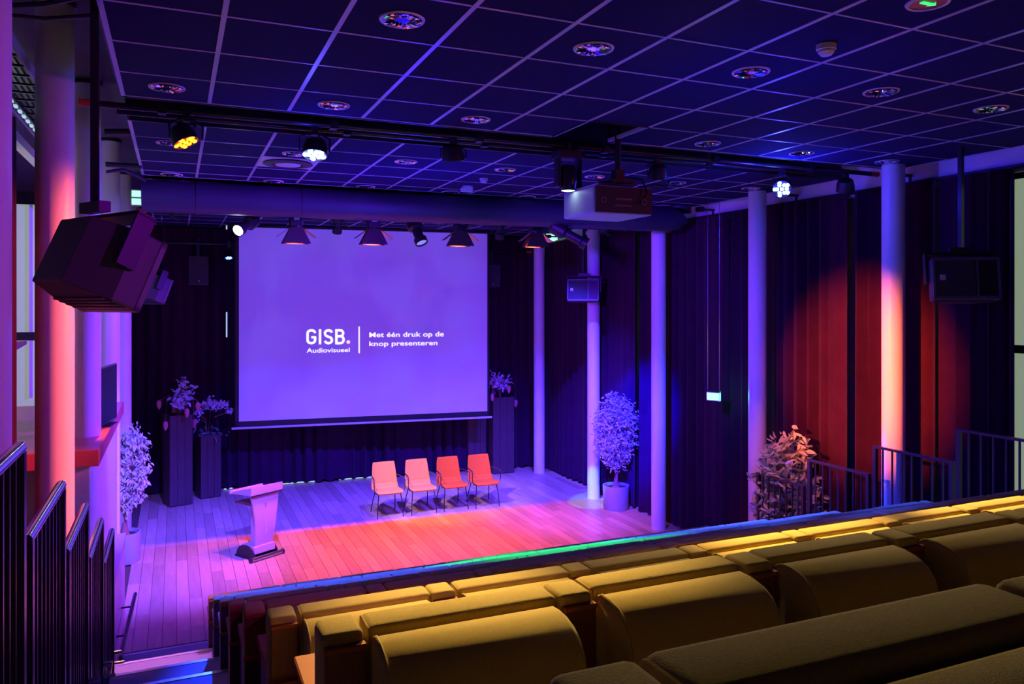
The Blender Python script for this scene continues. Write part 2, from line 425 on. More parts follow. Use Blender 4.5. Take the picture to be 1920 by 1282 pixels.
rc = [(15.75, 13.0, 'dark pleated side curtain between the screen corner and the second column'),
      (12.92, 11.75, 'blue lit pleated curtain behind the potted ficus, left half'), (11.62, 9.3, 'blue lit pleated curtain right of the slit, reaching past the exit sign'),
      (9.24, 7.05, 'dark pleated side curtain behind the bushy plant'), (6.98, 5.85, 'side curtain glowing red beside the orange column'), (5.82, 4.98, 'nearest dark side curtain behind the right loudspeaker')]
for a, b, lb in rc:
    curtain((XR, a), (XR, b), .02, zr, lb, wl=.21, amp=.065)
r_ = thing('curtain_rail', 'black curtain rail running along the right wall above the curtains', 'rail', (7.6, 5, zr))
obj('track', MB().box(-.03, .03, -7, 11, 0, .035).mesh('track', 'black', False), r_)
for k in range(9):
    obj('bracket', MB().box(-.28, .1, -.02, .02, .09, .12).box(-.28, -.2, -.06, .06, .07, .14).box(-.01, .01, -.01, .01, .03, .1).mesh('bracket', 'black', False), r_, (0, -4+k*1.75, 0))
curtain((-1.08, 5.35), (-1.08, 6.75), .6, H+1.36, 'dark pleated curtain at far left behind the nearest column', wl=.14, amp=.05)
curtain((-1.12, 6.85), (-1.20, 7.15), 2.4, H+1.2, 'narrow violet lit drape beside the far left curtain', wl=.12, amp=.03)

# pale room behind the left colonnade
lr = thing('control_room', 'pale control booth wall with painted-in glow, glimpsed behind the left columns', 'booth', (-1.0, 11.0, 0))
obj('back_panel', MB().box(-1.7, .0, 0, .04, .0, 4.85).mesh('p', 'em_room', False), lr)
obj('frame_rail', MB().box(-1.7, .0, -.04, 0, 3.20, 3.30).mesh('p', 'black', False), lr)
for xx in (-1.1, -.62, -.3): obj('mullion', MB().box(xx, xx+.035, -.03, 0, 2.5, 4.85).mesh('p', 'white', False), lr)

# ================================================================ LEFT COUNTER
t = thing('counter_block', 'low white counter wall with a red top under the left columns', 'counter', (0, 0, 0))
obj('body', MB().box(-1.02, -.66, 7.46, 10.85, 0, 2.28).mesh('body', 'white', False, bevel=.01), t)
obj('counter_top', MB().box(-2.05, -.585, 7.38, 10.85, 2.28, 2.42).mesh('top', 'sill', False, bevel=.008), t)
obj('end_panel', MB().box(-2.05, -1.02, 7.9, 7.95, 0, 2.28).mesh('end', 'palegreen', False), t)
obj('ledge', MB().box(-2.05, -1.02, 7.5, 7.9, 1.5, 1.54).mesh('ledge', 'white', False), t)
tb = thing('bottle', 'small green bottle on the ledge under the red counter', 'bottle', (-1.27, 7.72, 1.54))
obj('body', MB().lathe([(0, 0), (.035, 0), (.037, .15), (.03, .19), (.014, .22), (.013, .27), (0, .27)], 16).mesh('b', 'leafdark'), tb)
obj('cap', MB().cyl((0, 0, .27), (0, 0, .29), .016, 12).mesh('cap', 'plastic'), tb)
cb = MB()
for q in range(7):
    pts = [(-1.4+.12*math.cos(a*.5+q)*(.6+.1*q), 7.7+.16*math.sin(a*.5+q*1.3), 2.44+.10*abs(math.sin(a*.33+q))) for a in range(22)]
    cb.tube(pts, .006, 5)
tag(obj('cable_coil', cb.mesh('cables', 'black')), 'tangle of black cables lying on the counter at far left', 'cables', kind='stuff')
sh = thing('desk_lamp_arm', 'dark bracket arm sticking out behind the thick left column', 'bracket', (-1.5, 8.0, 3.2))
obj('arm', MB().quadprism([(0, -.02, .1), (.3, -.02, .12), (.3, -.02, .09), (.12, -.02, -.03)], [(0, .02, .1), (.3, .02, .12), (.3, .02, .09), (.12, .02, -.03)]).mesh('arm', 'projector'), sh)
# television leaning on the counter
tv = thing('television', 'black flat television standing on the red counter', 'television', (-.68, 8.5, 2.42), math.atan2(.63, .10))
obj('screen_panel', MB().box(0, .68, -.012, .02, .02, .60).mesh('tv', 'blackgloss', False, bevel=.004), tv)
obj('glass', MB().box(.015, .665, -.0155, -.0125, .04, .585).mesh('glass', 'tvglass', False), tv)
obj('stand', MB().box(.2, .48, -.06, .1, 0, .012).box(.31, .37, 0, .03, .01, .06).mesh('stand', 'black', False), tv)
tw = thing('low_wall', 'low blue lit panel beside the foot of the left stairs', 'barrier', (-.56, 7.85, 0))
obj('panel', MB().box(-.02, .02, 0, 2.35, 0, .92).mesh('lw', 'lect', False, bevel=.005), tw)
obj('cap_rail', MB().box(-.08, .03, 0, 2.35, .92, .95).mesh('lwc', 'lect', False), tw)
fr = thing('floor_rail', 'dark bar on two brackets low beside the left stair foot', 'rail', (-.42, 8.2, 0))
obj('bar', MB().tube([(-.05, 0, .30), (0, 1.75, .30)], .022, 8).mesh('bar', 'railblack'), fr)
for yy in (.55, 1.35): obj('bracket', MB().tube([(-.13, yy, .30), (-.02, yy, .30)], .01, 6).mesh('br', 'railblack'), fr)
tray = thing('cable_tray', 'black cable tray with bundled cables high at upper left', 'cable tray', (-1.02, 4.3, 5.22))
obj('side_rail', MB().box(-.2, -.18, 0, 5.5, 0, .07).box(.1, .12, 0, 5.5, 0, .07).mesh('tr', 'wall', False), tray)
rr = MB()
for k in range(22): rr.box(-.19, .11, k*.25, k*.25+.02, .005, .02)
obj('rung', rr.mesh('rungs', 'black', False), tray)['kind'] = 'stuff'
cc = MB()
for k in range(6): cc.tube([(-.15+.045*k, 0, .05), (-.13+.04*k, 2, .07), (-.16+.045*k, 5.4, .05)], .016, 6)
obj('cable_bundle', cc.mesh('cc', 'black'), tray)['kind'] = 'stuff'
led = MB()
for k in range(18): led.box(-.01, .01, 5.4+k*.16, 5.46+k*.16, 4.86, 4.875)
lo = thing('led_strip', 'dotted cyan light strip at the top of the far left curtain', 'light strip', (-1.0, 0, .13))
obj('carrier', MB().box(-.02, .02, 5.2, 8.2, 4.876, 4.895).mesh('c', 'black', False), lo)
obj('diode', led.mesh('led', 'em_slit', False), lo)['kind'] = 'stuff'
for q, (za, zb) in enumerate([(5.35, 5.45), (5.28, 5.36), (5.2, 5.25)]):
    o = obj('cable', MB().tube([(-.98, 5.3, 5.25-.05*q), (-.85, 5.1, 5.36-.05*q), (-.65, 4.9, za), (-.42, 4.75, zb-.05), (-.37, 4.7, zb-.05)], .012+.004*(q == 1), 6).mesh('cable', 'black'))
    tag(o, ['upper', 'thick middle', 'thin lower'][q]+' black cable looping from the cable tray to the speaker pole', 'cable')

# ================================================================ RAILINGS
def railing(X, y0, y1, ztop, zbot, label, n, side):
    t = thing('railing', label, 'railing', (X, y0, zbot)); h = ztop-zbot; L = y1-y0
    if side == 'left':
        obj('handrail', MB().tube([(0, 0, h), (0, L, h)], .021, 12).mesh('hr', 'steel'), t)
    else:
        obj('handrail', MB().box(-.02, .02, 0, L, h-.012, h+.012).mesh('hr', 'railblack', False), t)
    for yy in (0.02, L-.02):
        obj('post', MB().box(-.02, .02, yy-.02, yy+.02, -.15, h-.012).mesh('post', 'railblack', False), t)
    me = MB().box(-.007, .007, -.007, .007, .0, h-.012).mesh('bal', 'railblack', False)
    for i in range(n): obj('baluster', me, t, (0, L*(i+1)/(n+1), 0))
    obj('bottom_rail', MB().box(-.012, .012, 0, L, -.01, .015).mesh('brail', 'railblack', False), t)
    if side == 'left':
        obj('clamp_bolt', MB().cyl((.0, L-.02, .05), (.07, L-.02, .05), .018, 10).mesh('cb', 'steel'), t); obj('clamp_bolt', MB().cyl((.0, L-.02, -.03), (.09, L-.02, -.03), .012, 8).mesh('cb', 'steel'), t)
    return t
names = ['nearest left stair railing, cut by the picture edge', 'second left stair railing with steel handrail', 'third left stair railing, in front of the orange column', 'fourth left stair railing, violet lit', 'fifth left stair railing, reddish, at the stair foot']
for i in range(5):
    D = .80+.335*(i-1)
    railing(-.46, 2.05+i*1.0, 2.93+i*1.0, H-D, H-D-1.02+(.0 if i else 0), names[i], 8, 'left')
names = ['right stair railing standing in front of the bushy plant', 'right stair railing beside the red lit curtain', 'right stair railing crossing the orange column', 'right stair railing nearest the camera under the loudspeaker']
for i in range(4):
    k = 5-i
    D = .80+.335*(k)
    y0 = 7.02-i*.98
    D = [2.146, 1.82, 1.508, 1.19][i]
    ys = [(6.98, 7.78), (6.05, 6.92), (5.08, 6.0), (4.1, 5.05)][i]
    railing(6.76, ys[0], ys[1], H-D, H-D-.98, names[i], 7, 'right')

# ================================================================ SEATS
def rbox(x0, x1, y0, y1, z0, z1, m, bev, seg=3, name='cushion', shear=0, crown=0):
    bm = bmesh.new(); me = bpy.data.meshes.new(name)
    MBx = MB().box(x0, x1, y0, y1, z0, z1); me.from_pydata(MBx.v, [], MBx.f); bm.from_mesh(me)
    bmesh.ops.bevel(bm, geom=bm.edges[:], offset=bev, segments=seg, profile=.5, affect='EDGES', clamp_overlap=True)
    for v in bm.verts:
        if shear: v.co.y += shear*(v.co.z-z1)
        if crown: v.co.z += crown*math.cos(math.pi*(v.co.x-(x0+x1)/2)/(x1-x0))*(v.co.z-z0)/(z1-z0)
    bm.to_mesh(me); bm.free(); me.shade_smooth(); me.materials.append(M[m]); return me
BH = .775   # back height above platform
me_inner = rbox(.10, .565, .015, .115, .30, BH-.005, 'fabric', .018, 3, crown=.006, shear=-.05)
prof_o = [(.005, .28), (.005, .74), (-.004, .757), (-.02, .765), (-.06, .764), (-.10, .755), (-.130, .738), (-.152, .712), (-.162, .68), (-.166, .64), (-.150, .28)]
def outer_mesh():
    bm = bmesh.new(); A = []; 
    xs = [.105, .108, .118, .530, .545, .552]; ins = [.016, .006, 0, 0, .010, .03]
    cy, cz = -.08, .52; rows_ = []
    for xx, e in zip(xs, ins):
        r = []
        for y, z in prof_o:
            d_ = Vector((y-cy, z-cz)); l_ = d_.length
            q = d_*(1-e/l_); r.append(bm.verts.new((xx, cy+q.x+.03*0, cz+q.y+.004*math.sin((xx-.1)/.46*math.pi)*(z > .6))))
        rows_.append(r)
    n_ = len(prof_o)
    for i in range(len(xs)-1):
        for j in range(n_): bm.faces.new((rows_[i][j], rows_[i][(j+1) % n_], rows_[i+1][(j+1) % n_], rows_[i+1][j]))
    bm.faces.new(rows_[0][::-1]); bm.faces.new(rows_[-1])
    bmesh.ops.recalc_face_normals(bm, faces=bm.faces[:])
    me = bpy.data.meshes.new('rear_cushion'); bm.to_mesh(me); bm.free(); me.shade_smooth(); me.set_sharp_from_angle(angle=D2R(60)); me.materials.append(M['fabric']); return me
me_outer = outer_mesh()
def welt(x, y0, y1, zt, b, sh):
    e = b*.29; pts = [(x, y0+e, zt-.32), (x, y0+e, zt-b)]
    pts += [(x, y0+b-(b-e)*math.cos(q*math.pi/10), zt-b+(b-e)*math.sin(q*math.pi/10)) for q in range(1, 6)]
    pts += [(x, y1-b+(b-e)*math.sin(q*math.pi/10), zt-b+(b-e)*math.cos(q*math.pi/10)) for q in range(0, 6)] + [(x, y1-e, zt-.30)]
    return [(px, py+sh*(pz-zt), pz) for px, py, pz in pts]
me_pipe_in = MB().tube(welt(.105, .015, .115, BH-.005, .018, -.05), .0028, 5).mesh('piping', 'fabric')
me_seam = MB().tube([(.111, y, z) for y, z in [prof_o[1], prof_o[2], prof_o[3], prof_o[4], prof_o[5], prof_o[6], prof_o[7], prof_o[8], prof_o[9], prof_o[10]]], .0034, 5).mesh('piping', 'fabric')
me_seat = rbox(.10, .565, .09, .50, .36, .45, 'fabric', .03, 3, crown=.01)
me_postpad = rbox(0, .09, -.005, .10, .25, BH, 'fabric', .014, 3)
me_postwood = MB().box(.004, .090, -.022, -.003, BH-.205, BH-.03).mesh('wood_panel', 'wood', False, bevel=.002, seg=1)
me_posttop = MB().box(.003, .091, -.026, -.004, BH-.034, BH-.022).mesh('wood_edge', 'edgewood', False, bevel=.002, seg=1)
me_arm = MB().box(.005, .085, .08, .46, BH-.26, BH-.235).mesh('armrest', 'edgewood', False, bevel=.004, seg=1)
me_armside = MB().box(.02, .07, .07, .46, .10, BH-.26).mesh('side_panel', 'perf', False)
seat0 = None; post0 = None
rowname = {1: 'front row', 2: 'second row from the stage', 3: 'third row from the stage', 4: 'fourth row from the stage', 5: 'fifth row from the stage',
           6: 'third row before the camera', 7: 'row just below the nearest one', 8: 'row nearest the camera'}
ordn = ['first', 'second', 'third', 'fourth', 'fifth', 'sixth', 'seventh', 'eighth', 'ninth', 'tenth', 'eleventh']
for k in range(8, 0, -1):
    fb = obj('row_back_board', MB().box(XS0, XS1, Yk[k]-.045, Yk[k]-.023, Zp[k]-.12, Zp[k]+BH-.205).mesh('rb', 'perf', False))
    tag(fb, 'dark brown board along the seat backs, '+rowname[k], 'back board', 'boards along the seat row backs')
    obj('top_edge', MB().box(XS0-.004, XS1, Yk[k]-.05, Yk[k]-.021, Zp[k]+BH-.212, Zp[k]+BH-.198).mesh('te', 'edgewood', False), fb)
    for j in range(10):
        loc = (XS0+.56*j, Yk[k], Zp[k])
        lb = 'mustard seat, %s from left stairs, %s' % (ordn[j], rowname[k])
        if seat0 is None:
            seat0 = thing('theatre_chair', lb, 'seat', loc, group='upholstered tribune seats')
            obj('backrest', me_inner, seat0); obj('rear_cushion', me_outer, seat0); obj('squab', me_seat, seat0)
            obj('piping', me_pipe_in, seat0); obj('rear_piping', me_seam, seat0)
        else:
            c = copy_tree(seat0, lb, loc)
            if k < 8:  # people leave the backs at slightly different tilts
                c.rotation_euler = (random.uniform(-.015, .015), 0, random.uniform(-.006, .006))
    for j in range(11):
        loc = (XS0+.56*j, Yk[k], Zp[k])
        lb = 'wood backed post, %s from left stairs, %s' % (ordn[j], rowname[k])
        if post0 is None:
            post0 = thing('seat_divider', lb, 'seat post', loc, group='posts between the tribune seats')
            obj('pad', me_postpad, post0); obj('wood_panel', me_postwood, post0); obj('wood_edge', me_posttop, post0)
            obj('armrest', me_arm, post0); obj('side_panel', me_armside, post0)
        else: copy_tree(post0, lb, loc)

# ================================================================ SCREEN
a, b = at_Y(448, 790, 15.55), at_Y(913.5, 768, 15.0)
ztop = at_Y(452, 426, 15.55).z; zbot = a.z
ang = math.atan2(b.y-a.y, b.x-a.x); Ws = math.hypot(b.x-a.x, b.y-a.y); Hs = ztop-zbot
sc = thing('projection_screen', 'large violet projection screen hanging before the black back curtain', 'screen', (a.x, a.y, zbot), ang)
obj('cloth', MB().box(0, Ws, -.003, .003, 0, Hs).mesh('cloth', 'picture', False), sc)
obj('border', MB().box(-.07, 0, -.002, .004, -.10, Hs+.02).box(Ws, Ws+.05, -.002, .004, -.10, Hs+.02).box(-.07, Ws+.05, -.002, .004, Hs, Hs+.02).box(-.07, Ws+.05, -.002, .004, -.10, 0).mesh('border', 'black', False), sc)
obj('bottom_bar', MB().cyl((-.13, 0, -.13), (Ws+.10, 0, -.13), .022, 10).mesh('bar', 'plastic'), sc)
obj('casing', MB().box(-.2, Ws+.2, -.03, .05, Hs+.005, Hs+.055).mesh('casing', 'black', False, bevel=.01), sc)
def spx(u, v):    # picture position -> screen plane (local)
    k = (u-448)/465.5; kk = k*0.96/(1-.04*k) if False else k
    # intersect the ray with the screen plane
    ku = (u-CXP)/F; dx, dy = S_+ku*C_, C_-ku*S_
    ca, sa = math.cos(ang), math.sin(ang)
    # a + t*(ca,sa) = l*(dx,dy)
    det = dx*(-sa)+ca*dy
    l = (a.x*(-sa)+ca*a.y)/det
    X, Y = l*dx, l*dy
    return ((X-a.x)*ca+(Y-a.y)*sa, H-(v-VH)*dep(X, Y)/F-zbot)
def text(s, u0, u1, vbase, vtop, m, name, off=.0):
    x0, z0 = spx(u0, vbase); x1, _ = spx(u1, vbase); _, z1 = spx(u0, vtop)
    c = bpy.data.curves.new('t', 'FONT'); c.body = s; c.size = 1; c.offset = off; c.extrude = 0
    o = bpy.data.objects.new('t', c); col.objects.link(o)
    bpy.context.view_layer.update()
    me = bpy.data.meshes.new_from_object(o.evaluated_get(bpy.context.evaluated_depsgraph_get()))
    bpy.data.objects.remove(o)
    xs = [v.co.x for v in me.vertices]
    capw = max(xs)-min(xs); caph = .729*1.0
    sx = (x1-x0)/capw; sz = (z1-z0)/caph; mx = min(xs)
    for v in me.vertices: v.co = Vector(((v.co.x-mx)*sx+x0, -.0065, v.co.y*sz+z0))
    me.materials.append(M[m]); return obj(name, me, sc)
def stroke_letter(paths, u0, u1, v0=645.5, v1=617, wd=.044):
    x0, z0 = spx(u0, v0); x1, _ = spx(u1, v0); _, z1 = spx(u0, v1)
    x0 += wd/2; x1 -= wd/2; z0 += wd/2; z1 -= wd/2
    m_ = MB(); hwd = wd/2; lay = 0
    for path in paths:
        P = [Vector((x0+(x1-x0)*px, 0, z0+(z1-z0)*pz)) for px, pz in path]
        for i_ in range(len(P)-1):
            a_, b_ = P[i_], P[i_+1]; d_ = (b_-a_).normalized(); n_ = Vector((-d_.z, 0, d_.x))*hwd; lay += 1; yy = -.006-.00002*lay
            a_ = a_+Vector((0, yy, 0)); b_ = b_+Vector((0, yy, 0))
            m_.add([a_-n_, b_-n_, b_+n_, a_+n_], [(0, 1, 2, 3)])
            if 0 < i_: m_.add([a_+Vector((hwd*math.cos(q*.5236), -.00001, hwd*math.sin(q*.5236))) for q in range(12)], [tuple(range(12))])
    return obj('lettering', m_.mesh('letter', 'em_text', False), sc)
def arcp(cx, cz, rx, rz, a0, a1, n=7):
    return [(cx+rx*math.cos(D2R(a0+(a1-a0)*i/n)), cz+rz*math.sin(D2R(a0+(a1-a0)*i/n))) for i in range(n+1)]
stroke_letter([arcp(.5, .78, .5, .22, 0, 180)+arcp(.5, .22, .5, .22, 180, 360)+[(1, .46), (.5, .46)]], 574.5, 593)
stroke_letter([[(.5, -.08), (.5, 1.08)]], 596.5, 603.5)
stroke_letter([arcp(.5, .78, .5, .22, 10, 180)+[(.04, .68), (.2, .56), (.8, .44), (.97, .32)]+arcp(.5, .22, .5, .22, 0, -170)], 607, 624.5)
stroke_letter([[(0, -.08), (0, 1.08)], [(0, 1), (.5, 1)]+arcp(.55, .77, .38, .23, 90, -90)+[(0, .54)], [(0, .54), (.55, .54)]+arcp(.55, .27, .45, .27, 90, -90)+[(0, 0)]], 628.5, 646.5)
x0, z0 = spx(653, 641)
obj('lettering_dot', MB().cyl((x0, -.004, z0), (x0, -.008, z0), .035, 16).mesh('dot', 'em_dot'), sc)
text('Audiovisueel', 575, 655.5, 661, 652.3, 'em_text', 'lettering', .004)
text('Met één druk op de', 692.5, 832, 632, 622.5, 'em_text', 'lettering', .007)
text('knop presenteren', 692.5, 820, 648.5, 639.5, 'em_text', 'lettering', .007)
x0, z0 = spx(673.3, 662); x1, z1 = spx(673.3, 612)
obj('divider_line', MB().box(x0-.011, x0+.011, -.007, -.005, z0, z1).mesh('dl', 'em_text', False), sc)

# ================================================================ DUCT, PIPES, PROJECTOR
p0 = at_Y(272, 368, 10.3); 
DA = D2R(-2.4)
du = thing('air_duct', 'thick dark round air duct crossing the whole ceiling', 'duct', (-.36, 10.33, ZC-.205), DA)
obj('pipe', MB().cyl((0, 0, 0), (7.35, 0, 0), .195, 32).mesh('duct', 'duct'), du)
obj('elbow', MB().tube([(7.35, 0, 0), (7.42, 0, .01), (7.5, .0, .05), (7.53, 0, .14), (7.53, 0, .20)], .19, 20).mesh('elbow', 'duct'), du)
for k in range(6): obj('seam_ring', MB().cyl((.6+k*1.25, 0, 0), (.63+k*1.25, 0, 0), .201, 32).mesh('sr', 'duct'), du)
PY, PZ = 6.52, H+1.48
def pipe(name, x0, x1, Y, Z, r, label, ends=True, rot=0):
    t = thing(name, label, 'pipe', (x0, Y, Z), rot)
    obj('tube', MB().cyl((0, 0, 0), (x1-x0, 0, 0), r, 14).mesh('tube', 'blackgloss'), t)
    if ends:
        for xx in (-.05, x1-x0-.06): obj('end_cap', MB().cyl((xx, 0, 0), (xx+.11, 0, 0), r+.004, 14).mesh('cap', 'darkred'), t)
    n = int((x1-x0)/1.3)
    for k in range(n): obj('hanger', MB().box(.5+k*1.3, .52+k*1.3, -.012, .012, r, max(.1, 5.72-Z)).box(.48+k*1.3, .54+k*1.3, -.04, .04, -r-.008, r+.01).mesh('hg', 'black', False), t)
    return t
pipe('lighting_pipe', -.60, 7.36, PY, PZ, .026, 'front black lighting pipe with red ends in the ceiling slot')
pipe('lighting_pipe', -.42, 7.3, 6.86, PZ+.03, .024, 'rear black lighting pipe in the ceiling slot', False)
pipe('lighting_pipe', -.40, 7.4, 10.95, H+1.18, .026, 'black pipe under the duct carrying the barndoor lamps', True, DA)
pz = at_Y(250, 453, 15.75)
pipe('lighting_pipe', pz.x, 7.1, 15.75, pz.z, .024, 'far black pipe with red ends level with the screen top', True, D2R(-2.5))
for q, (u0, v0, u1, v1, Y) in enumerate([(196, 247, 247, 247, 7.7), (198, 308, 266, 312, 9.4)]):
    A, B = at_Y(u0, v0, Y), at_Y(u1, v1, Y)
    o = obj('short_pipe', MB().cyl(A, B, .028, 10).mesh('sp', 'blackgloss')); tag(o, ['nearer short dark pipe stub', 'farther short dark pipe stub'][q]+' between left columns and ceiling edge', 'pipe')
o = obj('cable', MB().tube([at_Y(200, 322, 9.5), at_Y(230, 318, 9.6), at_Y(258, 330, 9.8), at_Y(272, 338, 9.9)], .02, 6).mesh('c', 'black')); tag(o, 'black cable drooping from the left ceiling edge to the duct', 'cable')

pj = thing('projector', 'white underside ceiling projector with dark connector panel on a black pole', 'projector', (3.47, 6.12, H+.815))
obj('casing', MB().box(0, .62, .02, .62, 0, .26).mesh('pj', 'projector', False, bevel=.02), pj)
obj('rear_panel', MB().box(.015, .605, .0, .03, .012, .245).mesh('pb', 'projback', False), pj)
mk = MB()
for q in range(5): mk.box(.22+q*.035, .245+q*.035, -.003, .0, .13, .145)
for q in range(6): mk.box(.21+q*.03, .228+q*.03, -.003, .0, .07, .083)
for cx in (.09, .52): mk.lathe([(.02, 0), (.024, .002), (.028, 0)], 16, T=Matrix.Translation((cx, -.001, .12)) @ Matrix.Rotation(math.pi/2, 4, 'X'))
obj('socket', mk.mesh('mk', 'marks', False), pj)['kind'] = 'stuff'
obj('lens', MB().cyl((.3, .6, .12), (.3, .68, .12), .07, 20).mesh('lens', 'blackgloss'), pj)
obj('cable_loop', MB().tube([(.28, .15, .30), (.38, .1, .36), (.5, .0, .33), (.52, -.05, .2), (.45, -.03, .1)], .009, 6).tube([(.52, .1, .27), (.7, .12, .31), (.85, .12, .30), (.9, .15, .36)], .012, 6).mesh('cl', 'black'), pj)
pp = thing('projector_pole', 'black pole dropping from the missing ceiling tile to the projector', 'pole', (3.72, 6.14, H+1.095))
obj('tube', MB().cyl((0, 0, .02), (0, 0, .99), .03, 14).mesh('t', 'black'), pp)
obj('mount_plate', MB().box(-.12, .12, -.1, .1, 0, .02).box(-.045, .045, -.045, .045, .02, .12).box(-.2, .2, -.015, .015, -.01, .015).mesh('mp', 'black', False), pp)

# ================================================================ LUMINAIRES
def aim_matrix(d):
    return Vector(d).to_track_quat('-Z', 'Y').to_matrix().to_4x4()
def par(u, v, Y, zpipe, label, em, aim=(0, .3, -1), r=.095, light=None, name='par_lamp'):
    p = at_Y(u, v, Y); t = thing(name, label, 'stage light', p, group='LED par lamps on the truss')
    A = aim_matrix(aim)
    obj('body', MB().lathe([(0, .14), (.05, .14), (r*.8, .12), (r*.95, .07), (r, 0), (r*.93, 0), (r*.9, .012)], 24, T=A).mesh('body', 'black'), t)
    lens = MB(); 
    if em:
        for q in range(7 if r < .09 else 12):
            if q == 0: c = (0, 0)
            else:
                rr_ = r*.5 if q < 7 else r*.74; aa = q*math.pi/3 if q < 7 else (q*2*math.pi/5)
                c = (rr_*math.cos(aa), rr_*math.sin(aa))
            lens.lathe([(0, -.004), (r*.16, -.003), (r*.2, .008)], 10, c=(c[0], c[1], 0), T=A)
        obj('diode', lens.mesh('lens', em), t)['kind'] = 'stuff'
    obj('face_plate', MB().lathe([(0, .012), (r*.9, .012), (r*.92, .02)], 24, T=A).mesh('fp', 'black'), t)
    h = zpipe-p.z
    obj('yoke', MB().tube([(-r-.015, 0, .03), (-r-.02, 0, h-.12), (-.04, 0, h-.07), (.04, 0, h-.07), (r+.02, 0, h-.12), (r+.015, 0, .03)], .009, 6).mesh('yoke', 'black'), t)
    obj('clamp', MB().box(-.025, .025, -.03, .03, h-.09, h+.03).tube([(-.02, .0, h-.05), (.07, .03, h-.12), (.06, .02, .12)], .007, 5).mesh('clamp', 'black', False), t)
    return t
# on the front pipes
par(349, 268, 6.45, PZ, 'par lamp glowing orange at left on the front pipe', 'em_orange', (.45, -.25, -1), .10)
par(590, 291, 6.55, PZ, 'bright blue par lamp left of the ceiling centre', 'em_blue', (-.1, -.3, -1), .105)
par(850, 302, 6.55, PZ, 'unlit par lamp between the blue lamp and the moving head', None, (.1, .1, -1), .10)
par(1232, 335, 6.55, PZ, 'unlit par lamp right of the projector pole', None, (.1, .3, -1), .10)
par(1466, 355, 6.6, PZ, 'bright blue par lamp near the orange right column', 'em_blue', (-.75, -.75, -.55), .10)
par(1585, 357, 6.6, PZ, 'unlit par lamp next to the right end of the front pipe', None, (.4, .4, -1), .10)
par(429, 484, 15.62, pz.z+.02, 'tiny blue par lamp left of the screen edge', 'em_blue_dim', (.05, -.4, -1), .085)
par(1135, 432, 10.67, H+1.18, 'unlit par lamp below the right end of the duct', None, (.3, .3, -1), .10)
par(322, 395, 10.95, H+1.18, 'unlit par lamp under the left end of the duct', None, (-.3, .3, -1), .10)
point('blue_glow_left', at_Y(590, 291, 6.40)+Vector((0, 0, -.10)), (.02, .02, 1), 14, .04)
point('blue_glow_right', at_Y(1466, 355, 6.45)+Vector((-.12, -.1, -.05)), (.02, .02, 1), 50, .04)
# moving head
p = at_Y(1065, 358, 6.5)
mh = thing('moving_head', 'black moving head spotlight with pale lens beside the projector', 'stage light', p)
obj('base', MB().box(-.13, .13, -.1, .1, .30, .37).box(-.02, .02, -.03, .03, .36, PZ-p.z+.03).mesh('b', 'black', False, bevel=.008), mh)
obj('yoke', MB().box(-.125, -.095, -.05, .05, .03, .31).box(.095, .125, -.05, .05, .03, .31).mesh('y', 'black', False, bevel=.01), mh)
obj('head', MB().lathe([(0, .25), (.06, .24), (.085, .18), (.088, .08), (.075, 0), (.066, 0)], 24).mesh('h', 'blackgloss'), mh)
obj('lens', MB().lathe([(0, -.006), (.04, -.003), (.066, .005)], 24).mesh('l', 'em_pale'), mh)
